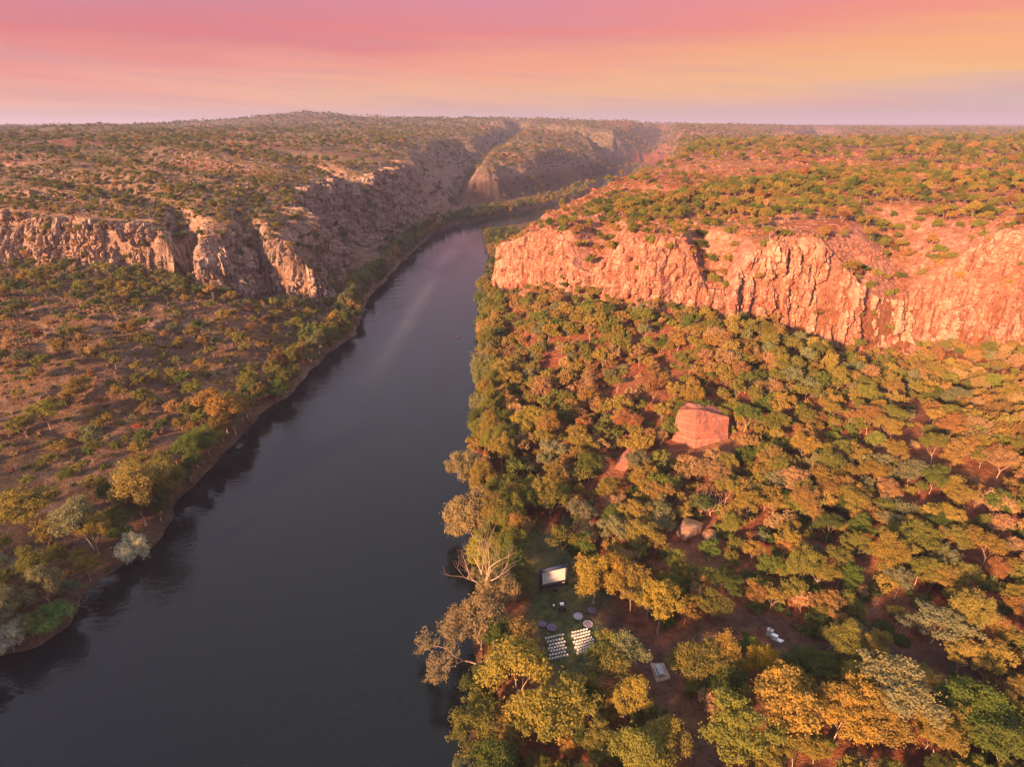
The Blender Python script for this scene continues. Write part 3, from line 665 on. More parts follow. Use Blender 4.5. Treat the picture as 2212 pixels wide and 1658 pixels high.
# keep-out areas -------------------------------------------------
BOULDERS=[ # u,v base, size
 (1520,968),(1340,1015),(1492,1165)]
bxy=[ground_hit(u,v) for u,v in BOULDERS]
slab_xy=ground_hit(1425,1462); tanks_xy=ground_hit(1672,1385)
def keep(x,y):
    k=np.ones(x.shape)
    k*=1-S((sdist(x,y,lawn_poly)+1)/2)
    for pl,wd in ((track_a,3.6),(track_b,2.6),(open_c,2.2),(sand,2.6),(open_d,1.2)):
        k*=S((seg_dist(x,y,pl)-wd)/2.5)
    for (bx,by,bz),r in zip(bxy,(9,5,5)):
        k*=S((np.hypot(x-bx,(y-by))-r)/2)
        # sight line in front of the boulder stays low
        k*=1-(np.abs(x-bx*(y/by))<r*.8)*(y<by)*(y>by-9)*.92
    for (bx,by,bz),r in ((slab_xy,5.0),(tanks_xy,4.5)):
        k*=S((np.hypot(x-bx,(y-by))-r)/2); k*=1-(np.abs(x-bx*(y/by))<r*.7)*(y<by)*(y>by-8)*.95
    return k
def side_right(x,y): return x>np.interp(y,[p[1] for p in RB],[p[0] for p in RB])
# right valley woodland
def dR(x,y):
    sr=sdist(x,y,RP); db=-sdist(x,y,RIVER)
    return (sr<-6)*(db>1.5)*side_right(x,y)*keep(x,y)*np.clip(.72+fbm(x/22,y/22,3,200)*.8,0.14,1)
def cR(x,y,z):
    db=-sdist(np.array([x]),np.array([y]),RIVER)[0]
    if db<14:
        k=ch(['paperbark','gum','bush_gum','sparse'],[5,3,2,.5])[0]; t=ch(['olive','green','golden','grey-green','amber','dark green'],[4,2,3,2,1.5,1.5])[0]; s=random.uniform(.75,1.12)
    else:
        far=min(1,max(0,(y-120)/120)+max(0,(x-60)/120))
        k=ch(['gum','bush_gum','paperbark','sparse','bare'],[6,4,.9*(1-far),1,.3])[0]
        t=ch(['golden','olive','green','amber','grey-green','straw','rusty','dark green'],[3.6,3.0,1.8*(1-far)+.1,1+3.0*far,1.3,.8+2.0*far,.1+.5*far,.6*(1-far)+.03])[0]  # sunlit slope's warmth put into the tint weights
        s=random.uniform(.42,1.12)*(1-.38*float(S((sdist(np.array([x]),np.array([y]),RP)[0]+30)/18)))
    return (k,s,t)
put(*scatter(-50,420,50,440,4.4,dR),cR)
def cU(x,y,z): return ('shrub',random.uniform(.9,2.0),ch(['green','olive','golden','rusty','grey-green','dark green','amber'],[2,2,1.5,1.5,1,1,1])[0])
put(*scatter(-50,420,50,440,3.9,lambda x,y:dR(x,y)*.6),cU)
# extra riverside fringe, right bank
put(*scatter(-60,40,50,450,4.4,lambda x,y:((lambda db:(db>.3)*(db<9))(-sdist(x,y,RIVER)))*side_right(x,y)*.75*(1-S((sdist(x,y,lawn_poly)+1)/2))),
    lambda x,y,z:(ch(['paperbark','bush_gum','gum'],[5,3,2])[0],random.uniform(.6,1.0),ch(['olive','green','grey-green','golden','dark green','amber'],[4,2,2,2.4,1.5,1.0])[0]))
# cliff: bushes in the joints and on ledges
def cC(x,y,z): k=ch(['shrub','bush_gum','gum'],[6,2.2,1.2])[0]; return (k,random.uniform(1.1,2.4) if k=='shrub' else random.uniform(.45,.9),ch(['rusty','amber','golden','olive','green'],[3,2,2,2,1])[0])
put(*scatter(-20,340,262,440,5.0,lambda x,y:((lambda s:(s>-8)*(s<14))(sdist(x,y,RP)))*.42),cC)
# right plateau
def dRP(x,y):
    sr=sdist(x,y,RP); band=np.exp(-((y-(395+x*.08+fbm(x/80,y/80,2,212)*25))/42)**2)*1.0*(x>55)
    n=np.clip(fbm(x/75,y/42,4,210)*2.6+.12,0,1)
    return (sr>5)*np.clip(.06+band*.8+n*.5,0,.9)*S((x-20+np.clip(430-y,0,200))/60+.2)
def cRP(x,y,z): return (ch(['gum','bush_gum','shrub','sparse'],[4,4,1.5,.6])[0],random.uniform(.45,.85),ch(['green','olive','golden','amber','rusty','dark green'],[4,3,2,1.0,.8,1.3])[0])
put(*scatter(-20,560,300,620,4.7,dRP),cRP)
put(*scatter(60,1700,620,1750,8,lambda x,y:(sdist(x,y,RP)>8)*np.clip(fbm(x/150,y/60,4,215)*2.2+.42+.4*S((y-1000)/200),0.1,.97)),lambda x,y,z:(ch(['gum','bush_gum','shrub'],[4,5,1])[0],random.uniform(.6,1.1),ch(['green','olive','dark green','golden','rusty'],[4,3,3,1.2,.6])[0]))
put(*scatter(-20,600,300,620,4.2,lambda x,y:(sdist(x,y,RP)>2)*np.clip(fbm(x/40,y/22,3,218)*1.6+.3,0.05,.7)*.55),lambda x,y,z:('shrub',random.uniform(.5,1.25),ch(['olive','golden','rusty','amber','green'],[2,2,3,2,1])[0]))
# left valley floor
def side_left(x,y): return x<np.interp(y,[p[1] for p in LB],[p[0] for p in LB])+1
def dL(x,y):
    sl=sdist(x,y,LP); db=-sdist(x,y,RIVER); up=S((y-230)/110)
    return (sl<-4)*(db>9)*side_left(x,y)*np.clip(.54+fbm(x/30,y/30,3,220)*.8+.2*up,0.12,.95)
put(*scatter(-420,-60,60,480,6.0,dL),lambda x,y,z:(ch(['gum','sparse','bush_gum','shrub','bare'],[4,2.5,2.5,1.2,.4])[0],random.uniform(.42,.98),ch(['golden','olive','green','amber','rusty','grey-green'],[3,3,2.0,1.5,1,1.5])[0]))
put(*scatter(-420,-60,60,480,3.6,lambda x,y:(sdist(x,y,LP)<0)*(-sdist(x,y,RIVER)>5)*side_left(x,y)*np.clip(fbm(x/18,y/18,3,224)*.9+.42+.3*S((y-240)/90),0.06,.85)),lambda x,y,z:('shrub',random.uniform(.35,1.15),ch(['olive','rusty','amber','golden','green','grey-green'],[2,2,2,2,1,1])[0]))
# left bank fringe
put(*scatter(-220,10,70,980,4.8,lambda x,y:((lambda db:(db>.5)*(db<13))(-sdist(x,y,RIVER)))*side_left(x,y)*.95),lambda x,y,z:(ch(['paperbark','bush_gum','gum','shrub'],[5,3,2,.6])[0],random.uniform(.6,1.08),ch(['green','olive','grey-green','dark green','amber'],[4,3,2,3 if y>330 else 1,.8])[0]))
# far bends of the river: dark riparian forest
put(*scatter(-160,420,560,1900,8.0,lambda x,y:((lambda db:(db>.5)*(db<34))(-sdist(x,y,RIVER)))*.8*(sdist(x,y,RP)<-2)*(side_left(x,y)|(y>1250))),lambda x,y,z:(ch(['paperbark','bush_gum'],[2,3])[0],random.uniform(.5,.85),ch(['green','dark green','olive'],[3,4,1])[0]) if z<26 else None)
put(*scatter(-75,30,430,700,5.2,lambda x,y:((lambda db:(db>.5)*(db<60))(-sdist(x,y,RIVER)))*.8*side_right(x,y)*(sdist(x,y,RP)<-2)),lambda x,y,z:(ch(['paperbark','bush_gum'],[2,3])[0],random.uniform(.35,.6),ch(['green','dark green','olive'],[3,4,1])[0]) if z<26 else None)
# left plateau scrub, denser in the gullies
def gully(x,y):
    g=np.zeros(x.shape)
    for pl,_ in CARVE: g=np.maximum(g,np.exp(-(seg_dist(x,y,pl)/16)**2))
    return g
def dLP(x,y):
    return (sdist(x,y,LP)>0)*np.clip(.12+.22*np.exp(-np.abs(sdist(x,y,LP)-18)/22)*(y>385)+.75*gully(x,y)+np.clip(fbm(x/90,y/38,4,230)*2.4-.05,0,1)*.6,0,.9)
put(*scatter(-560,-90,360,720,5.4,dLP),lambda x,y,z:(ch(['bush_gum','gum','shrub','sparse','bare'],[4,2,4,.8,.3])[0],random.uniform(.35,.75),ch(['green','olive','golden','grey-green','rusty','dark green'],[4,4,1.2,2.5,1.2,1.5])[0]))
put(*scatter(-560,-90,350,720,3.6,lambda x,y:(sdist(x,y,LP)>-6)*np.clip(fbm(x/30,y/16,3,233)*1.6+.45+.5*gully(x,y)+.5*np.exp(-np.abs(sdist(x,y,LP)-18)/22)*(y>385),0.08,.95)*.88),lambda x,y,z:('shrub',random.uniform(.4,1.1),ch(['olive','grey-green','rusty','golden','green'],[3,3,1.6,1.4,2])[0]))
put(*scatter(-1500,420,700,1700,9.0,lambda x,y:(sdist(x,y,LP)>2)*np.clip(.32+.7*gully(x,y)+fbm(x/110,y/50,4,236)*1.5,0.08,.95)),lambda x,y,z:(ch(['bush_gum','gum','shrub'],[5,3,2])[0],random.uniform(.5,.95),ch(['green','olive','grey-green','rusty','dark green'],[4,4,2.5,1.6,2])[0]))
put(*scatter(-3200,2900,1700,3400,18,lambda x,y:np.clip(.7+fbm(x/260,y/160,4,240)*1.3,0.05,.95)*((sdist(x,y,LP)>2)|(sdist(x,y,RP)>2))),lambda x,y,z:(ch(['bush_gum','gum'],[5,4])[0],random.uniform(.7,1.15),ch(['green','olive','dark green'],[4,2,5])[0]))
print('points',len(PTS),time.time()-T0)

# ------------------------------------------------------------------ landmarks used to describe single trees
LM=[('cinema screen',1194,1275),('white chairs',1230,1440),('patterned round rugs',1250,1350),('picnic slab',1425,1462),('pale storage boxes',1672,1385),('big red boulder',1520,950),('low pink boulder',1335,1010),('split boulder',1490,1160),
 ('dirt track',2160,1300),('sandy opening',1690,1600),('brown clearing',1500,1580),('bleached dead tree',1040,1260),('cliff nose by the river',1060,640),('lit cliff foot',1600,690),('tall cliff buttress',1880,760),('right cliff end',2150,740),
 ('bottom-left thicket',120,1350),('silver leaning tree',290,1190),('pale left-bank tree',205,1190),('wide golden flat tree',80,1130),('tallest left-bank tree',340,1120),('orange-topped bank tree',480,930),('rust-red sapling',300,935),('scree slope',150,760),('sunlit left bluff',200,590),('blocky bluff by the river',620,660),('left river bend',780,700)]
LMX=[(n,)+ground_hit(u,v) for n,u,v in LM]
seen={}
def nth(k): return ['','second','third','fourth','fifth','sixth','seventh','eighth','ninth','tenth','eleventh','twelfth'][k] if k<12 else '%dth'%(k+1)
def describe(x,y,s,kindword,tn):
    best=min(LMX,key=lambda l:math.hypot(l[1]-x,l[2]-y)); dx=x-best[1];dy=y-best[2];d=math.hypot(dx,dy)
    if abs(dx)>abs(dy)*2: dr='right of' if dx>0 else 'left of'
    elif abs(dy)>abs(dx)*2: dr='behind' if dy>0 else 'in front of'
    else: dr=('behind and ' if dy>0 else 'in front and ')+('right of' if dx>0 else 'left of')
    dw='close' if d<9 else 'some way' if d<24 else 'far'
    return '%s %s %s %s %s'%(('tall' if s>.9 else 'mid-sized' if s>.65 else 'small'),(tn+'-leaved') if kindword!='dead tree' else 'leafless pale',kindword,dw+' '+dr if dr not in('behind','in front of') else dw+' '+dr,best[0]),d
KW={'gum':('gum_tree','gum tree'),'bush_gum':('gum_tree','bushy gum'),'paperbark':('paperbark_tree','weeping paperbark'),'sparse':('gum_tree','open dark-stemmed gum'),'bare':('dead_tree','dead tree'),'shrub':('shrub','shrub')}
def plant_tree(x,y,z,kn,s,tn,label,group,rz=None,vi=None,tint=None,sc3=None,cat=None,name=None):
    vi=random.randrange(KIND[kn][2]) if vi is None else vi
    tm,cm=MODELS[(kn,vi)]
    e=obj(name or KW[kn][0],None,None,(x,y,z),label=label,category=cat or ('dead tree' if kn=='bare' else 'tree'))
    if group: e['group']=group
    e.rotation_euler=(0,0,random.uniform(0,6.28) if rz is None else rz); e.scale=sc3 or (s*random.uniform(.9,1.15),s*random.uniform(.9,1.15),s)
    obj('trunk',tm,e)
    if cm is not None:
        c=obj('crown',cm,e); c['tint']=list([c*1.2 for c in tint] if tint else jit(TINT[tn]))
    return e
# ------------------------------------------------------------------ single trees that the photograph shows clearly
HERO=[]; hero_xy=[]
def hero(u,v,kn,h,tn,label,group=None,wide=1.0,rz=None,vi=None,tint=None,name=None,cat=None,clear=3.5,tilt=None):
    x,y,z=ground_hit(u,v); hm=KIND[kn][0]['h']; s=h/hm
    e=plant_tree(x,y,z-.2,kn,s,tn,label,group,rz,vi,tint,(s*wide,s*wide,s),cat,name); hero_xy.append((x,y,clear))
    if tilt: e.rotation_euler=(tilt[0],tilt[1],e.rotation_euler[2])
    return e
hero(205,1188,'gum',17,'grey-green','pale grey-green gum with spreading crown and white trunk at the left river edge',wide=1.05,tint=(.17,.175,.10))
hero(262,1208,'bush_gum',9,'silver','silver leaved tree leaning low over the water on the left bank',wide=1.1,tint=(.36,.36,.29),tilt=(0,.75),rz=0)
hero(315,1135,'paperbark',22,'golden','tallest tree of the left bank, gold-topped and hanging over the river',wide=1.15,tint=(.21,.175,.06))
hero(372,1080,'paperbark',17,'olive','olive weeping tree just upstream of the tallest left-bank tree',wide=1.1)
hero(268,1150,'bush_gum',11,'green','green bushy tree squeezed between the pale gum and the tallest left-bank tree')
hero(428,1010,'paperbark',15,'green','dark green weeping tree filling the left bank below the orange-topped tree',wide=1.25)
hero(455,985,'bush_gum',12,'olive','dense olive tree on the left bank behind the dark green weeping tree',wide=1.2)
hero(492,935,'gum',17,'amber','orange-topped spreading gum on the left bank where the brown flat meets the river',wide=1.35,tint=(.26,.16,.045))
hero(510,940,'paperbark',13,'grey-green','grey-green tree with many pale stems at the waterline below the orange-topped gum',wide=1.2)
hero(80,1140,'gum',14,'golden','wide golden gum with a leaning black trunk on the burnt flat at far left',wide=1.45,tint=(.20,.17,.045))
hero(160,1060,'sparse',9,'green','thin green tree standing alone on the burnt flat, right of the golden gum')
hero(122,1030,'sparse',9,'olive','slender olive tree on the burnt flat behind the golden gum')
hero(302,945,'sparse',6,'rusty','small rust-red sapling on the brown flat above the tallest left-bank tree',tint=(.30,.10,.06))
hero(110,930,'gum',12,'olive','yellow-green gum in the left foreground flat, near the photo edge',wide=1.2,tint=(.17,.17,.04))
hero(175,870,'gum',11,'golden','golden gum on the flat below the scree slope',wide=1.2)
hero(262,880,'sparse',9,'golden','light open gum on the flat, right of the golden one')
hero(452,835,'sparse',8,'green','bright green upright tree alone on the brown flat near the river bend')
hero(600,870,'bush_gum',11,'green','dark green round tree at the river edge left of the bend',wide=1.3)
hero(655,800,'gum',14,'amber','amber gum with a long white trunk at the left river edge',wide=.9)
hero(690,765,'paperbark',14,'grey-green','tall grey-green tree behind the white-trunked amber gum',wide=1.1)
hero(640,730,'gum',12,'olive','olive forked gum on the slope under the blocky bluff',wide=1.1)
hero(745,715,'paperbark',12,'green','green tree crowding the point of the left river bend',wide=1.3)
hero(30,1408,'bush_gum',8,'silver','round silver-grey bush at the bottom left corner by the water',wide=1.1,tint=(.29,.30,.25),name='shrub',cat='shrub')
hero(70,1375,'bush_gum',7,'green','mid green bush between the silver bush and the bright thicket',wide=1.1,tint=(.09,.13,.05),name='shrub',cat='shrub')
hero(120,1360,'bush_gum',7,'green','bright green domed thicket overhanging the water at bottom left',wide=1.5,tint=(.085,.16,.055),name='shrub',cat='shrub')
hero(150,1290,'bush_gum',5.5,'green','low blue-green bush upstream of the bright thicket',tint=(.09,.13,.07),name='shrub',cat='shrub')
# right bank and woods
hero(1283,1306,'paperbark',15,'golden','golden weeping gum with a white trunk at the right edge of the lawn',wide=1.1,tint=(.25,.19,.04))
hero(1322,1290,'paperbark',14,'golden','golden gum right behind the white-trunked one beside the lawn',wide=.9,tint=(.25,.175,.04))
hero(1363,1322,'gum',13,'golden','golden gum with a forked orange-lit base, right of the lawn',wide=1.0)
hero(1212,1222,'sparse',12,'olive','forked pale-stemmed gum directly behind the cinema screen',vi=1)
hero(1420,1372,'gum',15,'golden','tall yellow-topped gum with a long bare trunk beyond the picnic table',wide=.85,tint=(.24,.19,.04))
hero(1120,1545,'paperbark',19,'golden','large gold-green weeping tree left of the chairs at the river edge',wide=1.25,tint=(.22,.19,.045))
hero(1185,1600,'gum',15,'golden','gold-green gum in front of the large weeping tree, bottom centre',wide=1.2,tint=(.19,.17,.04))
hero(1050,1620,'gum',12,'olive','olive-gold gum at the very bottom on the right river edge',wide=1.3)
hero(1310,1510,'gum',12,'olive','olive gum growing between the chairs and the picnic slab',wide=1.1)
hero(1350,1580,'paperbark',14,'golden','gold-topped tree in front of the picnic slab',wide=.9,tint=(.22,.18,.045))
hero(1300,1470,'gum',10,'olive','loose olive tree overlapping the right block of chairs',wide=1.15)
hero(1430,1660,'paperbark',13,'golden','gold-green tree at the bottom edge left of the brown clearing',wide=1.0)
hero(1490,1470,'gum',11,'olive','olive gum immediately right of the picnic slab',wide=1.3)
hero(1590,1645,'gum',15,'green','round green-gold gum on the right edge of the brown clearing',wide=1.15,tint=(.15,.16,.04))
hero(1565,1510,'bush_gum',9,'dark green','dark green thicket tree between the clearing and the big golden crown',wide=1.3)
hero(1700,1600,'gum',16,'golden','biggest golden crown of the foreground, right of the brown clearing',wide=1.1,tint=(.27,.19,.05))
hero(1800,1605,'gum',14,'golden','golden gum joined to the right side of the biggest golden crown',wide=1.05,tint=(.26,.18,.045))
hero(1880,1610,'gum',13,'golden','golden gum with a bent pale limb, third in the golden row',wide=1.1)
hero(1710,1670,'gum',10,'golden','small golden gum at the bottom edge beside the sandy opening',wide=.9)
hero(1632,1462,'bush_gum',8,'golden','yellow spiky-crowned tree just left below the pale storage boxes',wide=.95,tint=(.25,.18,.02))
hero(1750,1462,'bush_gum',7,'dark green','dark green tree just right below the pale storage boxes',wide=1.4)
hero(1938,1570,'gum',15,'grey-green','grey-green gum with a pale forked trunk at lower right',wide=1.25,tint=(.19,.18,.095))
hero(2090,1600,'bush_gum',12,'green','green rounded tree at lower right, close to the photo edge',wide=1.2)
hero(2010,1390,'gum',11,'grey-green','dull grey-green gum below the long thin pipe at right',wide=1.4)
hero(1155,960,'gum',15,'golden','yellow spreading gum with pale fanning limbs a little in from the river edge',wide=1.3,tint=(.21,.18,.04))
hero(1095,842,'gum',15,'golden','golden domed gum with pale limbs behind the spreading yellow one',wide=1.4,tint=(.22,.17,.05))
hero(1042,818,'sparse',14,'grey-green','half-bare tree with white limbs at the right river edge opposite the bend',wide=1.4)
hero(1018,1052,'paperbark',15,'olive','olive-grey tree bulging over the right river edge, farther one of two',wide=1.3,rz=0,tilt=(0,-.28),tint=(.19,.165,.09))
hero(1024,1165,'paperbark',17,'amber','grey-gold tree bulging over the right river edge with a pink trunk, nearer one of two',wide=1.35,rz=1,tilt=(0,-.28),tint=(.21,.17,.09))
hero(1032,1238,'bush_gum',10,'golden','bright yellow-green tree reaching over the water above the bleached dead tree',wide=1.1,tint=(.22,.21,.035))
hero(1200,1010,'gum',11,'grey-green','mottled grey-green gum beside the dark gap behind the riverside trees',wide=1.1,tint=(.19,.19,.11))
hero(1190,1120,'gum',11,'olive','leafy tree leading the row behind the lawn',wide=1.1)
hero(1075,1330,'paperbark',14,'amber','dusty gold weeping tree right of the bleached dead tree, by the lawn',wide=1.2,tint=(.20,.16,.085))
hero(1120,1420,'bush_gum',10,'amber','dusty amber bushy tree on the left edge of the lawn beside the purple rug',wide=1.0,tint=(.21,.15,.06))
hero(1040,1402,'paperbark',15,'amber','dusty gold tree at the river edge carrying the limbs that hang over the water',wide=1.35,tint=(.21,.165,.095))
print('hero',time.time()-T0)

# dead tree and overhanging limbs: own shapes
def custom_tree(u,v,seed,h,label,cat,name,crown=None,lean=(0,0),limbs=5,levels=5,fork=.45,spread=.42,rz=0,bark=M_dead,leaves=1500,tr=.24,clump=.9,wide=None):
    x,y,z=ground_hit(u,v)
    mb,L=tree_model(seed,h=h,spread=spread,fork=fork,limbs=limbs,levels=levels,bare=crown is None,leaves=leaves,leaf=.26,clump=clump,flat=.7,trunk_r=tr,wide=wide)
    e=obj(name,None,None,(x,y,z-.3),label=label,category=cat); e.rotation_euler=(lean[0],lean[1],rz)
    obj('trunk',mb.mesh('trunk',[bark],True),e)
    if L is not None:
        c=obj('crown',crown_mesh('crown',L),e); c['tint']=list(crown)
    hero_xy.append((x,y,5.0 if h>20 else 2.0)); return e
custom_tree(1050,1322,901,31,'big bleached dead tree with forked bare branches rising above the riverside crowns','dead tree','dead_tree',lean=(0.12,-.10),limbs=4,levels=5,fork=.42,spread=.27,tr=.40,wide=.25)
custom_tree(1070,1500,902,15,'lower bare pinkish snag in front of the big bleached dead tree','dead tree','dead_tree',lean=(0.05,0.0),limbs=4,levels=4,fork=.45,spread=.34,tr=.16)
custom_tree(1040,1440,903,15,'limb tree leaning out over the dark water with dull grey-gold leaf clumps','tree','gum_tree',crown=(.20,.17,.11),lean=(-.1,-.80),limbs=3,levels=4,fork=.35,spread=.42,leaves=3800,clump=1.1)
custom_tree(1040,1392,904,14,'grey-gold tree leaning over the water, upstream of the limb tree','tree','gum_tree',crown=(.22,.17,.10),lean=(.15,-.72),limbs=3,levels=4,fork=.35,spread=.40,leaves=4200,clump=1.2)
custom_tree(1535,1115,905,10,'bare pink spreading tree above the split boulder','dead tree','dead_tree',lean=(0,.0),limbs=5,levels=4,fork=.15,spread=.6,tr=.2)
custom_tree(1975,1330,906,7,'thin bare forked tree lying out beside the pipe at right','dead tree','dead_tree',lean=(.2,.5),limbs=3,levels=3,fork=.2,spread=.5,tr=.14)
custom_tree(168,1312,907,6,'grey dead bush hanging to the water beside the bright thicket','dead tree','dead_tree',lean=(0,.9),limbs=5,levels=4,fork=.15,spread=.6,tr=.1)
custom_tree(2150,950,908,12,'pale bare trunk rising from the hillside at the right edge','dead tree','dead_tree',lean=(0,.12),limbs=2,levels=3,fork=.6,spread=.3,tr=.16)

# ------------------------------------------------------------------ choose which scattered plants are built as single things
PROT=[(1160,1222,1232,1292,121),(1178,1295,1230,1335,112),(1165,1318,1272,1375,108),(1180,1368,1285,1428,100),(1395,1428,1450,1475,97),(1655,1347,1700,1388,112),(1460,868,1588,960,bxy[0][1]),(1305,975,1350,1022,bxy[1][1]),(1450,1112,1522,1165,bxy[2][1])]
P=np.array([(p[0],p[1],p[2],p[4]) for p in PTS]); kinds=np.array([p[3+1-1+0] if False else p[3] for p in PTS])
xs,ys,zs=P[:,0],P[:,1],P[:,2]; ss=P[:,3] if P.dtype!=object else P[:,3].astype(float)
hh=np.array([KIND[k][0]['h'] if k in KIND else 1.3 for k in kinds])*ss
u1,v1,d1=project(xs,ys,zs+hh*.6)
keepm=np.ones(len(PTS),bool)
rp=np.where(kinds=='shrub',1.0*ss,hh*.33)*FPX/d1
for (a,b_,c,d_,yy) in PROT:
    cx=np.clip(u1,a,c);cy=np.clip(v1,b_,d_); keepm&=~((np.hypot(u1-cx,(v1-cy)*.8)<rp)&(ys<yy+6))
for hx,hy,r in hero_xy: keepm&=~(np.hypot(xs-hx,ys-hy)<r)
u0,v0,_=project(xs,ys,zs+hh*.5)
inview=(u0>-15)&(u0<2227)&(v0>200)&(v0<1680)
size=hh/d1
# hidden by the plateau edge? sample the sight line
def visible(x,y,z):
    t=np.linspace(.15,.985,60); px=np.outer(t,x).ravel(); py=np.outer(t,y).ravel(); pz=(CAMZ+np.outer(t,z-CAMZ)).ravel()
    return (H(px,py)<pz).reshape(60,-1).all(0)
order=[i for i in np.argsort(-size) if keepm[i] and inview[i]]
ti=[i for i in order if kinds[i] not in('shrub','bare')][:420]; di=[i for i in order if kinds[i]=='bare'][:30]; si=[i for i in order if kinds[i]=='shrub'][:420]
ti=np.array(ti);si=np.array(si);di=np.array(di)
nhero=len([h for h in hero_xy])
ti=ti[visible(xs[ti],ys[ti],zs[ti]+hh[ti]*.8)][:300-nhero+10]; si=si[visible(xs[si],ys[si],zs[si]+1.2)][:295]; di=di[visible(xs[di],ys[di],zs[di]+hh[di])]
chosen=set(ti)|set(si)|set(di)
desc={}
for i in sorted(chosen):
    x,y,z,kn,s,tn=PTS[i]; D,dist=describe(x,y,s,KW[kn][1],tn); desc.setdefault(D,[]).append((dist,i))
GRP={'shrub':'shrubs scattered over the gorge floor and slopes','bare':'bare dead trees among the gums','paperbark':'weeping trees along the river','gum':'gum trees of the gorge woodland','bush_gum':'gum trees of the gorge woodland','sparse':'gum trees of the gorge woodland'}
for D,lst in desc.items():
    lst.sort()
    for k,(dist,i) in enumerate(lst):
        x,y,z,kn,s,tn=PTS[i]
        lab=D if len(lst)==1 else ('nearest '+D if k==0 else nth(k)+' nearest '+D)
        if kn=='shrub':
            e=obj('shrub',random.choice(SHRUBS),None,(x,y,z),label=lab,category='shrub',group=GRP[kn]); e['tint']=list(jit(TINT[tn]))
            e.rotation_euler=(0,0,random.uniform(0,6.28)); e.scale=(s*random.uniform(.8,1.3),s*random.uniform(.8,1.3),s*random.uniform(.8,1.2))
        else: plant_tree(x,y,z,kn,s,tn,lab,GRP[kn])
def mass_object(name,label,sel,base_kind='stuff'):
    n=len(sel); co=np.array([PTS[i][:3] for i in sel],np.float32)
    me=bpy.data.meshes.new(name); me.vertices.add(n); me.vertices.foreach_set('co',co.ravel()); me.update()
    ix=[];rot=np.zeros((n,3),np.float32);scl=np.zeros((n,3),np.float32);tint=np.ones((n,4),np.float32)
    for k,i in enumerate(sel):
        kn,s,tn=PTS[i][3:6]; ix.append(random.choice(mass_index[kn])); rot[k,2]=random.uniform(0,6.28); rot[k,:2]=random.uniform(-.06,.06)
        scl[k]=(s*random.uniform(.9,1.2),s*random.uniform(.9,1.2),s*random.uniform(.9,1.1)); tint[k,:3]=jit(TINT[tn],.2)
    a=me.attributes.new('pick','INT','POINT'); a.data.foreach_set('value',np.array(ix,np.int32))
    a=me.attributes.new('turn','FLOAT_VECTOR','POINT'); a.data.foreach_set('vector',rot.ravel())
    a=me.attributes.new('size','FLOAT_VECTOR','POINT'); a.data.foreach_set('vector',scl.ravel())
    a=me.attributes.new('tint','FLOAT_COLOR','POINT'); a.data.foreach_set('color',tint.ravel())
    o=obj(name,me,kind=base_kind,label=label)
    g=bpy.data.node_groups.get('place_models')
    if g is None:
        g=bpy.data.node_groups.new('place_models','GeometryNodeTree')
        g.interface.new_socket('Geometry',in_out='INPUT',socket_type='NodeSocketGeometry'); g.interface.new_socket('Geometry',in_out='OUTPUT',socket_type='NodeSocketGeometry')
        N=g.nodes; gi=N.new('NodeGroupInput'); go=N.new('NodeGroupOutput'); ip=N.new('GeometryNodeInstanceOnPoints'); ci=N.new('GeometryNodeCollectionInfo')
        ci.inputs['Collection'].default_value=MASS; ci.inputs['Separate Children'].default_value=True; ci.inputs['Reset Children'].default_value=True
        def na(nm,t):
            q=N.new('GeometryNodeInputNamedAttribute'); q.data_type=t; q.inputs['Name'].default_value=nm; return next(s_ for s_ in q.outputs if s_.enabled and s_.name=='Attribute')
        L=g.links; L.new(gi.outputs[0],ip.inputs['Points']); L.new(ci.outputs[0],ip.inputs['Instance']); ip.inputs['Pick Instance'].default_value=True
        L.new(na('pick','INT'),ip.inputs['Instance Index']); L.new(na('turn','FLOAT_VECTOR'),ip.inputs['Rotation']); L.new(na('size','FLOAT_VECTOR'),ip.inputs['Scale']); L.new(ip.outputs[0],go.inputs[0])
    m=o.modifiers.new('place','NODES'); m.node_group=g; return o
rest=[i for i in range(len(PTS)) if keepm[i] and i not in chosen]
print('chosen',len(chosen),'rest',len(rest),time.time()-T0)
mass_object('woodland','scrub and woodland too dense to count over the gorge and plateaus',[i for i in rest if kinds[i]!='shrub'])
mass_object('low_scrub','low shrubs covering ledges, slopes and gullies',[i for i in rest if kinds[i]=='shrub'])

# ------------------------------------------------------------------ boulders
def rock_mesh(name,seed,dims,mat,sub=4,rough=.16,cuts=7,smooth=False):
    import bmesh
    rg=np.random.default_rng(seed); bm=bmesh.new(); bmesh.ops.create_icosphere(bm,subdivisions=sub,radius=1)
    v=np.array([p.co[:] for p in bm.verts]); 
    for k in range(cuts):
        n=rg.normal(size=3); n/=np.linalg.norm(n); d=rg.uniform(.55,.85); t=v@n; v-=np.outer(np.maximum(t-d,0),n)*.96
    nz=fbm(v[:,0]*2+v[:,2]*1.3+seed,v[:,1]*2-v[:,2],4,seed)*rough; v*=(1+nz)[:,None]; v*=np.array(dims)/2
    for p,q_ in zip(bm.verts,v): p.co=q_
    me=bpy.data.meshes.new(name); bm.to_mesh(me); bm.free(); me.materials.append(mat)
    me.polygons.foreach_set('use_smooth',[smooth]*len(me.polygons)); return me
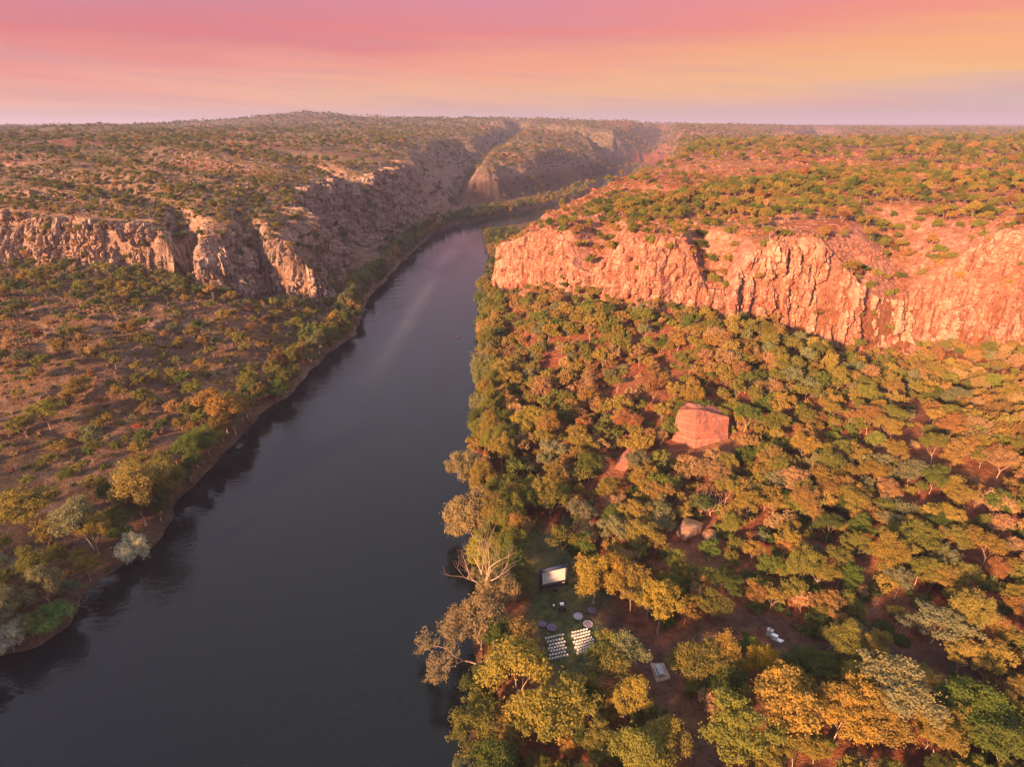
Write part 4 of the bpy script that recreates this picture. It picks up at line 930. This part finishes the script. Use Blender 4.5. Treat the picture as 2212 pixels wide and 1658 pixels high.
def slab_boulder(name,outline,depth_dir,mat,seed):
    """a tall angular block from a plan outline with top and bottom heights per corner, finely cut so that bedding can be carved in"""
    n=len(outline); rows=26; seg=14
    V=[];F=[]
    ring=[]
    for i in range(n):
        a=outline[i];b=outline[(i+1)%n]
        for k in range(seg):
            t=k/seg; ring.append(tuple(a[j]+(b[j]-a[j])*t for j in range(6)))
    R_=np.array(ring); m=len(R_); cx,cy=R_[:,0].mean(),R_[:,1].mean()
    for r in range(rows+1):
        t=r/rows
        x=R_[:,0]+(R_[:,3]-R_[:,0])*t; y=R_[:,1]+(R_[:,4]-R_[:,1])*t; z=R_[:,2]+(R_[:,5]-R_[:,2])*t
        ox=x-cx;oy=y-cy;L=np.hypot(ox,oy); th=np.arctan2(oy,ox)
        z0=z*1.0+fbm(x/4,y/4,2,seed+4)*.5
        bed=np.abs(((z0/2.3)%1)-.5)*2; k=fbm(x/3,z/2+y/3,4,seed)*.5-.22*np.exp(-(bed/.10)**2)*(fbm(x/5,y/5,2,seed+3)>-.1)-.3*np.exp(-((fbm(th*5,z/9,2,seed+7))/.05)**2)
        edge=.35*S((t-.93)/.07)
        x=x+ox/L*(k-edge);y=y+oy/L*(k-edge); V+=list(zip(x,y,z))
    for r in range(rows):
        for k in range(m): F.append((r*m+k,r*m+(k+1)%m,(r+1)*m+(k+1)%m,(r+1)*m+k))
    # top: inward rings
    top=np.array(V[-m:]); c=top.mean(0)
    for q_,f_ in enumerate((.75,.5,.25)):
        ringv=c+(top-c)*f_; ringv[:,2]+=fbm(ringv[:,0]/2,ringv[:,1]/2,3,seed+8)*.4; o0=len(V)-m; V+= [tuple(p) for p in ringv]; o1=len(V)-m
        for k in range(m): F.append((o0+k,o0+(k+1)%m,o1+(k+1)%m,o1+k))
    V.append(tuple(c)); o0=len(V)-1-m
    for k in range(m): F.append((o0+k,o0+(k+1)%m,len(V)-1))
    me=bpy.data.meshes.new(name); me.from_pydata(V,[],F); me.materials.append(mat); me.update(); return me
bx,by,bz=bxy[0]
# plan: left corner, front corner (keel), right corner, right back, back; each (x,y,z bottom -> x,y,z top)
bo=[(-10.5,3.0,-3, -8.2,6,11.5),(-3.0,-3.0,-3, -2.8,2.2,13.6),(9.0,-1.5,-3, 9.6,4.0,10.0),(11.5,4,-3, 11.5,7.5,8.5),(8,10,-3, 6,11,11),(-6,11,-3, -5,11,12.6)]
obj('boulder',slab_boulder('boulder',bo,None,M_boulder,5),None,(bx,by+2,bz-1),label='biggest red boulder, tall and banded, standing out of the woods',category='boulder')
x,y,z=bxy[1]; e=obj('boulder',rock_mesh('boulder',21,(14,7,8),M_boulder,4,.07,16),None,(x+2.5,y+2,z+1.6),label='low pink boulder half sunk in the trees left of the biggest one',category='boulder'); e.rotation_euler=(0,-.35,.5)
x,y,z=bxy[2]; e=obj('boulder',rock_mesh('boulder',31,(10,7,7),M_rockL,4,.07,16),None,(x-.5,y+2,z+1.6),label='split boulder with a pink face and dark sides under a bare tree',category='boulder'); e.rotation_euler=(.2,-.45,.25)
e=obj('boulder',rock_mesh('boulder',32,(5,4.5,4.5),M_rockL,3,.07,14),None,(x+5.2,y-.5,z+1.0),label='small dark boulder leaning on the right side of the split boulder',category='boulder')
x,y,z=ground_hit(1090,768); obj('boulder',rock_mesh('boulder',33,(9,5,4),M_rockL,3),None,(x,y,z+.8),label='flat dark boulder showing between trees near the right river edge',category='boulder')
x,y,z=ground_hit(2140,1340); obj('boulder',rock_mesh('boulder',34,(2.4,1.8,1.4),simple('black_rock',(.02,.018,.018),.8),3),None,(x,y,z+.4),label='small black rock on the bare bank left of the dirt track',category='boulder')
M_darkrock=simple('wet_dark_rock',(.05,.035,.03),.6,.3,1)
for (u,v,dm,lab) in [(989,729,(1.9,1.3,1.0),'small dark rock alone in the river near the right bank'),(903,538,(7,4,2.2),'flat reddish rock at the left river edge far upstream'),(786,672,(6,3.5,1.8),'flat dark rock at the foot of the nose on the left bend'),(775,655,(5,3,1.6),'flat rock behind the dark one on the left bend')]:
    x,y=W(u,v,0); obj('river_rock',rock_mesh('river_rock',int(u),dm,M_darkrock,3),None,(x,y,.15),label=lab,category='rock')
# loose blocks on the cliff, each a piece of its cliff face
PIECES=[rock_mesh('rock_block',60+i,(1,1,1),None or M_rockR,2,.08,9) for i in range(5)]
PIECESL=[]
for p in PIECES: q_=p.copy(); q_.materials[0]=M_rockL; PIECESL.append(q_)
def loose(ci,n,s0,s1,pcs,tmin=.15,tmax=.95):
    o,V,N,mat=CLIFFS[ci]; ns,rows=V.shape[:2]
    for k in range(n):
        i=random.randrange(20,ns-20) if ns>60 else random.randrange(ns); j=int(rows*random.uniform(tmin,tmax)); p=V[i,j]; s=random.uniform(s0,s1)
        b=obj('rock_block',random.choice(pcs),o,(float(p[0]),float(p[1]),float(p[2]))); b.scale=(s*random.uniform(.8,1.4),s*random.uniform(.8,1.3),s*random.uniform(.9,2.0)); b.rotation_euler=(random.uniform(-.15,.15),random.uniform(-.15,.15),random.uniform(0,3))
loose(0,290,1.2,3.0,PIECES); loose(1,110,1.2,2.6,PIECESL); loose(2,40,1.0,2.2,PIECESL); loose(3,70,1.0,2.4,PIECESL); loose(4,120,1.5,3.4,PIECESL)
M_scree=rockmat('brown_scree',(0.25,0.17,0.135),(0.16,0.09,0.07),(0.06,0.045,0.04),0.5,0.0,0.0)
# scree stones on the left slope and talus: real stones, joined
def stones(name,label,xs,ys,s0,s1,mat):
    zs=H(xs,ys); ok=infrust(xs,ys,zs)&(zs>.5); xs,ys,zs=xs[ok],ys[ok],zs[ok]
    base=np.array([(-1,-1,-.8),(1,-1,-.8),(1,1,-.8),(-1,1,-.8),(-.8,-.8,.8),(.7,-.9,.7),(.8,.7,.9),(-.7,.8,.6)],float); bf=np.array([(3,2,1,0),(4,5,6,7),(0,1,5,4),(1,2,6,5),(2,3,7,6),(3,0,4,7)])
    n=len(xs); s=RNG.uniform(s0,s1,n)**1.0; a=RNG.uniform(0,6.28,n); v=base[None]*(s[:,None,None]*np.array([.5,.42,.34]))*RNG.uniform(.75,1.25,(n,8,3))
    c,si_=np.cos(a)[:,None],np.sin(a)[:,None]; X=v[...,0]*c-v[...,1]*si_; Y=v[...,0]*si_+v[...,1]*c
    V=np.stack([X+xs[:,None],Y+ys[:,None],v[...,2]+zs[:,None]+s[:,None]*.1],-1).reshape(-1,3); F=(bf[None]+np.arange(n)[:,None,None]*8).reshape(-1,4)
    obj(name,mesh_np(name,V,F,[mat]),kind='stuff',label=label)
a_=scatter(-420,-90,180,420,1.9,lambda x,y:(x<-95)*np.clip(fbm(x/25,y/18,4,300)*1.2+.12+.2*S((y-240)/80),0,.5)*S((np.hypot(x+230,y-300)*-1+150)/60)*(-sdist(x,y,RIVER)>14))
stones('scree_stones','scree stones strewn over the left slope',*a_,.5,1.7,M_scree)
a_=scatter(0,330,250,440,1.8,lambda x,y:(lambda s:(s>-14)*(s<26)*np.clip(fbm(x/10,y/10,3,310)+.25,0,.6))(sdist(x,y,RP)))
stones('talus_blocks','broken blocks above and below the lit cliff',*a_,.7,2.2,M_rockR)
a_=scatter(-20,520,320,640,3.2,lambda x,y:(sdist(x,y,RP)>6)*np.clip(fbm(x/60,y/22,4,312)*2.0-.35,0,.4))
stones('plateau_blocks','pink rock outcrops on the right plateau',*a_,.9,3.0,M_rockR)
a_=scatter(-480,-90,355,640,3.0,lambda x,y:(sdist(x,y,LP)>-4)*np.clip(fbm(x/45,y/20,4,314)*1.8-.25+.45*np.exp(-np.abs(sdist(x,y,LP)-20)/20)*(y>385),0,.5))
stones('ledge_blocks','grey rock blocks on the left plateau ledges',*a_,.8,3.0,M_rockL)
print('rocks',time.time()-T0)

# ------------------------------------------------------------------ the open-air cinema on the lawn
M_blk=simple('black_vinyl',(.018,.018,.024),.5); M_navy=simple('dark_blue_vinyl',(.035,.045,.09),.5); M_scr=simple('screen_cloth',(.5,.49,.5),.8,.02)
M_wht=simple('white_plastic',(.80,.80,.80),.45,.03); M_grey=simple('grey_metal',(.35,.38,.44),.45,.1,6); M_conc=simple('brown_concrete',(.30,.21,.16),.95,.25,1.2); M_kit=simple('black_case',(.02,.02,.022),.5); M_red=simple('red_case',(.12,.02,.02),.5)
p0=W(1166,1276,3.2);p1=W(1225.5,1262,3.2); zl=max(HS(*p0),HS(*p1)); p0=W(1166,1276,zl);p1=W(1225.5,1262,zl)
ang=math.atan2(p1[1]-p0[1],p1[0]-p0[0]); wd=math.hypot(p1[0]-p0[0],p1[1]-p0[1]); mid=((p0[0]+p1[0])/2,(p0[1]+p1[1])/2)
sc=obj('cinema_screen',None,None,(mid[0],mid[1],zl),label='inflatable outdoor cinema screen with white cloth in a black tube frame on the lawn',category='screen'); sc.rotation_euler=(R(-4),0,ang)
hs=6.1
def tubepart(name,pts,r,mat):
    mb=MB(); mb.tube(pts,r,12); obj(name,mb.mesh(name,[mat],True),sc)
tubepart('frame_top',[(-wd/2,0,hs-.4),(wd/2,0,hs-.4)],.5,M_navy)
tubepart('frame_side',[(-wd/2+.3,0,0),(-wd/2+.3,0,hs)],.42,M_blk); tubepart('frame_side',[(wd/2-.3,0,0),(wd/2-.3,0,hs)],.42,M_blk)
tubepart('frame_bottom',[(-wd/2,0,.9),(wd/2,0,.9)],.48,M_blk)
mb=MB(); mb.box((0,-.1,(1.5+hs-1.0)/2+.05),(wd-1.15,.06,hs-2.5)); obj('screen_cloth',mb.mesh('screen_cloth',[M_scr]),sc)
mb=MB(); mb.box((0,.05,.72),(wd-.6,.05,1.4)); obj('lower_skirt',mb.mesh('lower_skirt',[M_blk]),sc)
mb=MB(); mb.box((wd/2-1.3,-.52,1.12),(.75,.03,.26)); obj('name_patch',mb.mesh('name_patch',[M_scr]),sc)
for sx_ in (-1,1):
    mb=MB(); mb.tube([(sx_*(wd/2-.3),.3,hs*.7),(sx_*(wd/2+.6),3.6,.1)],.03,5); mb.tube([(sx_*(wd/2-.3),-.3,hs*.7),(sx_*(wd/2+.7),-2.6,.1)],.03,5); obj('guy_rope',mb.mesh('guy_rope',[M_blk]),sc)
def lawn_pt(u,v):
    x,y,z=ground_hit(u,v); return x,y,z
x,y,z=lawn_pt(1199.5,1278.5)
sp=obj('loudspeaker',None,None,(x,y,z),label='black loudspeaker box on the grass in front of the cinema screen',category='speaker'); mb=MB(); mb.box((0,0,.6),(.8,.6,1.2),taper=.9); obj('cabinet',mb.mesh('cabinet',[M_kit]),sp); mb=MB(); mb.box((0,-.32,.6),(.6,.03,.95)); obj('grille',mb.mesh('grille',[M_blk]),sp)
def stand(u,v,label,top,parts=True):
    x,y,z=lawn_pt(u,v); e=obj('equipment_stand',None,None,(x,y,z),label=label,category='stand')
    for k in range(3):
        a=k*2.094+.4; mb=MB(); mb.tube([(0,0,.9),(.45*math.cos(a),.45*math.sin(a),0)],.035,5); obj('leg',mb.mesh('leg',[M_kit]),e)
    mb=MB(); mb.tube([(0,0,.8),(0,0,1.45)],.045,6); obj('pole',mb.mesh('pole',[M_kit]),e)
    mb=MB(); mb.box((0,0,1.62),top[0]); obj('head',mb.mesh('head',[top[1]]),e); return e
stand(1196,1320,'black tripod with a small white head, left of the equipment table',((.4,.35,.4),M_wht)); stand(1200.5,1314,'plain black tripod just behind the white-headed one',((.35,.3,.5),M_kit))
x,y,z=lawn_pt(1213.5,1322); e=obj('equipment_table',None,None,(x,y,z),label='low black equipment table loaded with cases in the middle of the lawn',category='table')
mb=MB(); mb.box((0,0,.72),(2.0,.9,.06)); obj('table_top',mb.mesh('table_top',[M_kit]),e)
for a in (-.9,.9):
    for b in (-.38,.38): mb=MB(); mb.box((a,b,.35),(.06,.06,.7)); obj('leg',mb.mesh('leg',[M_kit]),e)
for k,(dx,dy,dm,mt,lb) in enumerate([(-.7,0,(.5,.5,.4),M_kit,'square black case at the left end of the equipment table'),(.1,.0,(.6,.5,.3),M_red,'dark red case in the middle of the equipment table'),(.72,0,(.5,.6,.5),M_kit,'tall black case at the right end of the equipment table')]):
    c=obj('equipment_case',None,None,(x+dx,y+dy,z+.76),label=lb,category='case'); mb=MB(); mb.box((0,0,dm[2]/2),dm); obj('case_body',mb.mesh('case_body',[mt]),c); mb=MB(); mb.box((0,0,dm[2]+.02),(dm[0]*.9,dm[1]*.9,.04)); obj('lid',mb.mesh('lid',[M_blk]),c)
x,y,z=lawn_pt(1213.5,1313.5); e=obj('white_case',None,None,(x,y,z),label='white topped box on a dark stand behind the equipment table',category='box'); mb=MB(); mb.box((0,0,.45),(.6,.5,.9)); obj('stand',mb.mesh('stand',[M_red]),e); mb=MB(); mb.box((0,0,1.1),(.95,.7,.42)); obj('box_body',mb.mesh('box_body',[M_wht]),e)
# rugs
M_r1=simple('rug_navy',(.035,.035,.07),.95); M_r2=simple('rug_cream',(.62,.58,.58),.95); M_r3=simple('rug_mauve',(.30,.22,.27),.95); M_r4=simple('rug_plum',(.10,.055,.10),.95)
def rug(u,v,r,label,pal):
    x,y,z=lawn_pt(u,v); z=float(H(x+r*np.cos(np.linspace(0,6,12)),y+r*np.sin(np.linspace(0,6,12))).max())
    for (gi_,gj_) in [(np.argmin(np.abs(gy-yy_)),np.argmin(np.abs(gx-xx_))) for yy_ in (y-2,y,y+2) for xx_ in (x-2,x,x+2)]: z=max(z,float(GZ.reshape(GX.shape)[gi_,gj_]))
    r*=.88
    e=obj('round_rug',None,None,(x,y,z+.05),label=label,category='rug',group='round patterned rugs on the lawn')
    mb=MB(); mb.disc((0,0,0),0.001,r,0,40,0); mb.disc((0,0,0),r,r,0,1,0); mb.tube([(r*math.cos(a),r*math.sin(a),-.01) for a in np.linspace(0,6.2832,33)],.03,4,0); obj('rug_field',mb.mesh('rug_field',[pal[0]]),e)
    for (a,b,mi) in ((.0,.10,1),(.16,.22,1),(.27,.42,2),(.46,.50,1),(.56,.64,2),(.68,.78,1)):
        mb=MB(); mb.disc((0,0,0),max(.001,a*r),b*r,.008,40,0); obj('ring_band',mb.mesh('ring_band',[pal[mi]]),e)
    for k in range(16):
        a=k*math.pi/8; mb=MB(); mb.disc((.87*r*math.cos(a),.87*r*math.sin(a),0),.001,.12*r,.012,10,0); obj('petal',mb.mesh('petal',[pal[3]]),e)
PA=(simple('rug_grey',(.27,.24,.28),.95),M_r2,M_r3,M_r1); PB=(M_r1,M_r3,M_r4,M_r4); PC=(M_r4,M_r3,M_r1,M_r1); PD=(M_r1,M_r3,M_r3,M_r2)
rug(1248.5,1334.5,1.45,'cream and navy round rug, brightest of the rugs, centre right of the lawn',PA)
rug(1278,1321.5,1.35,'dark blue round rug half under the tree, farthest to the right',PB)
rug(1192,1358,1.45,'plum round rug with a thin pale ring, nearest the left block of chairs',PC)
rug(1270,1351,1.35,'navy and white round rug mostly hidden by leaves, just right of the chairs aisle',PD)
rug(1172,1351,1.2,'faint purple round rug at the left lawn edge under the trees',PC)
# chairs
def chair_parts():
    out=[]
    mb=MB(); mb.box((0,0,.44),(.41,.44,.05),taper=.96); out.append(('seat',mb.mesh('seat',[M_wht])))
    mb=MB(); mb.box((0,-.25,.70),(.40,.05,.40),rx=R(10),taper=.85); out.append(('backrest',mb.mesh('backrest',[M_wht])))
    for sx_ in (-1,1):
        for sy in (-1,1):
            mb=MB(); mb.tube([(sx_*.17,sy*.19,.43),(sx_*.19,sy*.22,-.05)],.035,4); out.append(('leg',mb.mesh('leg',[M_wht])))
    return out
CP_=chair_parts()
def crop3(X,Y): return ((2080+X/7.536)*.5541,(2400+Y/7.536)*.5541)
a=W(*crop3(450,722),3.7);b=W(*crop3(855,662),3.7); ca=math.atan2(b[1]-a[1],b[0]-a[0]); step=math.hypot(b[0]-a[0],b[1]-a[1])/5
rows_l=[(855,650,7),(835,765,6),(900,860,6),(870,955,6),(937,1035,6),(912,1145,6),(985,1240,8)]
rows_r=[(1145,615,6),(1140,710,7),(1212,785,6),(1185,890,7),(1250,965,7),(1230,1055,7),(1300,1135,7),(1293,1225,8)]
ordn=['front','second','third','fourth','fifth','sixth','seventh','back']
nch=0
for side,rows in (('left',rows_l),('right',rows_r)):
    for ri,(X,Y,n) in enumerate(rows):
        x0,y0=W(*crop3(X,Y+12),3.6)
        for k in range(n):
            t=-k if side=='left' else k
            x=x0+math.cos(ca)*step*t; y=y0+math.sin(ca)*step*t+random.uniform(-.04,.04)
            rn='back' if ri==len(rows)-1 else ordn[ri]
            wh='aisle end' if k==0 else (ordn[k]+' from the aisle' if k<7 else 'eighth from the aisle')
            e=obj('plastic_chair',None,None,(x,y,HS(x,y)+.03),label='white plastic chair, %s row of the %s block, %s'%(rn,side,wh if k==0 else wh.replace('back','eighth')),category='chair',group='white chairs set out before the screen')
            e.rotation_euler=(0,0,ca+random.uniform(-.08,.08))
            for nm,me in CP_: obj(nm,me,e)
            nch+=1
# picnic slab and table
x,y,z=slab_xy; sl=obj('picnic_slab',None,None,(x,y,z),label='raised square concrete slab under the grey picnic table',category='slab'); 
q0=W(1404,1433,z+.5);q1=W(1434,1433,z+.5);q2=W(1449,1466,z+.5);q3=W(1418,1475,z+.5)
def prism(name,cs,z0,z1,mat,parent,ox,oy):
    vs=[(c[0]-ox,c[1]-oy,zz) for zz in (z0,z1) for c in cs]; n=len(cs)
    me=bpy.data.meshes.new(name); me.from_pydata(vs,[],[tuple(range(n))[::-1],tuple(range(n,2*n))]+[(i,(i+1)%n,n+(i+1)%n,n+i) for i in range(n)]); me.materials.append(mat); me.update(); return obj(name,me,parent)
prism('slab_body',[q3,q2,q1,q0],-1.5,.46,M_conc,sl,x,y); 
ax=math.atan2(q2[1]-q1[1],q2[0]-q1[0])
def picnic(cx,cy,cz,rz,label,mat,L=2.6):
    e=obj('picnic_table',None,None,(cx,cy,cz),label=label,category='picnic table'); e.rotation_euler=(0,0,rz)
    for k in range(4): mb=MB(); mb.box((0,-.36+.24*k,.76),(L,.22,.04)); obj('plank',mb.mesh('plank',[mat]),e)
    for sy in (-1,1): mb=MB(); mb.box((0,sy*.82,.45),(L*.98,.27,.05)); obj('bench_seat',mb.mesh('bench_seat',[mat]),e)
    for sx_ in (-1,1):
        mb=MB(); mb.box((sx_*L*.36,0,.42),(.08,1.7,.07)); mb.box((sx_*L*.36,-.45,.37),(.08,.09,.74),rx=.25); mb.box((sx_*L*.36,.45,.37),(.08,.09,.74),rx=-.25); obj('leg_frame',mb.mesh('leg_frame',[mat]),e)
tc_=W(1424.5,1447,z+1.25)
picnic(tc_[0],tc_[1],z+.47,ax,'grey aluminium picnic table with two benches on the concrete slab',M_grey)
x,y,z=ground_hit(1360,1608); M_oldwood=simple('dark_timber',(.09,.07,.065),.9,.2,4); picnic(x,y,z,.45,'dark old timber picnic table under the trees at the bottom',M_oldwood,2.8)
# pale storage boxes
x,y,z=tanks_xy; M_cream=simple('cream_metal',(.42,.40,.39),.6,.06,2); M_bluegrey=simple('blue_grey_lid',(.42,.47,.55),.6)
def cabinet(cx,cy,cz,dm,rz,label,knob=False):
    e=obj('storage_box',None,None,(cx,cy,cz),label=label,category='box'); e.rotation_euler=(0,0,rz)
    mb=MB(); mb.box((0,0,dm[2]/2-.2),(dm[0],dm[1],dm[2])); obj('box_body',mb.mesh('box_body',[M_cream]),e)
    mb=MB(); mb.box((0,0,dm[2]-.14),(dm[0]*1.06,dm[1]*1.06,.1)); obj('lid',mb.mesh('lid',[M_cream if knob else M_wht]),e)
    if knob: mb=MB(); mb.tube([(0,0,dm[2]-.1),(0,0,dm[2]+.06)],.14,8); obj('filler_cap',mb.mesh('filler_cap',[M_kit]),e)
a1=W(1662,1372,z+.2);a2=W(1672,1380,z+.2);a3=W(1680,1384,z+.2)
cabinet(a1[0],a1[1],z,(.85,1.3,1.8),.9,'tall pale storage box with a dark round cap, leftmost of the group in the clearing',True)
cabinet(a2[0],a2[1],z,(.85,1.3,1.3),.9,'pale plain-topped storage box, middle of the group in the clearing')
cabinet(a3[0],a3[1],z,(.9,1.8,.55),.9,'low pale box with a bluish lid, nearest of the group in the clearing')
a4=W(1687,1386,z+.3); e=obj('white_can',None,None,(a4[0]+.5,a4[1],z),label='tiny bright white can right of the low pale box',category='can'); mb=MB(); mb.tube([(0,0,0),(0,0,.42)],.17,8); obj('can_body',mb.mesh('can_body',[M_wht]),e); mb=MB(); mb.tube([(0,0,.42),(0,0,.47)],.1,8); obj('lid',mb.mesh('lid',[M_wht]),e)
# long thin pipe
pts=[]
for u,v in [(1775,1418),(1800,1397),(1850,1350),(1885,1320),(1915,1270),(1935,1215),(1946,1176)]:
    x,y,z=ground_hit(u,v); pts.append((x,y,z+.35))
P2=[]
for i in range(len(pts)-1):
    for k in range(6):
        t=k/6; x=pts[i][0]+(pts[i+1][0]-pts[i][0])*t; y=pts[i][1]+(pts[i+1][1]-pts[i][1])*t; P2.append((x,y,HS(x,y)+.3))
mb=MB(); mb.tube(P2,.09,5); obj('water_pipe',mb.mesh('water_pipe',[simple('grey_pipe',(.16,.14,.14),.6)]),label='long thin grey pipe crossing the brown opening at right',category='pipe')
print('camp',nch,time.time()-T0)

# ------------------------------------------------------------------ air
M_h,n=newmat('haze_air'); vol=n.add('ShaderNodeVolumePrincipled',{'Color':(0.50,0.54,0.84,1),'Density':0.00012,'Anisotropy':0.1}); n.add('ShaderNodeOutputMaterial',{'Volume':vol.outputs[0]})
mb=MB(); mb.box((0,5000,20),(25000,17500,370)); hzo=obj('haze',mb.mesh('haze',[M_h]),kind='stuff',label='thin evening haze over the gorge')
print('done',time.time()-T0)
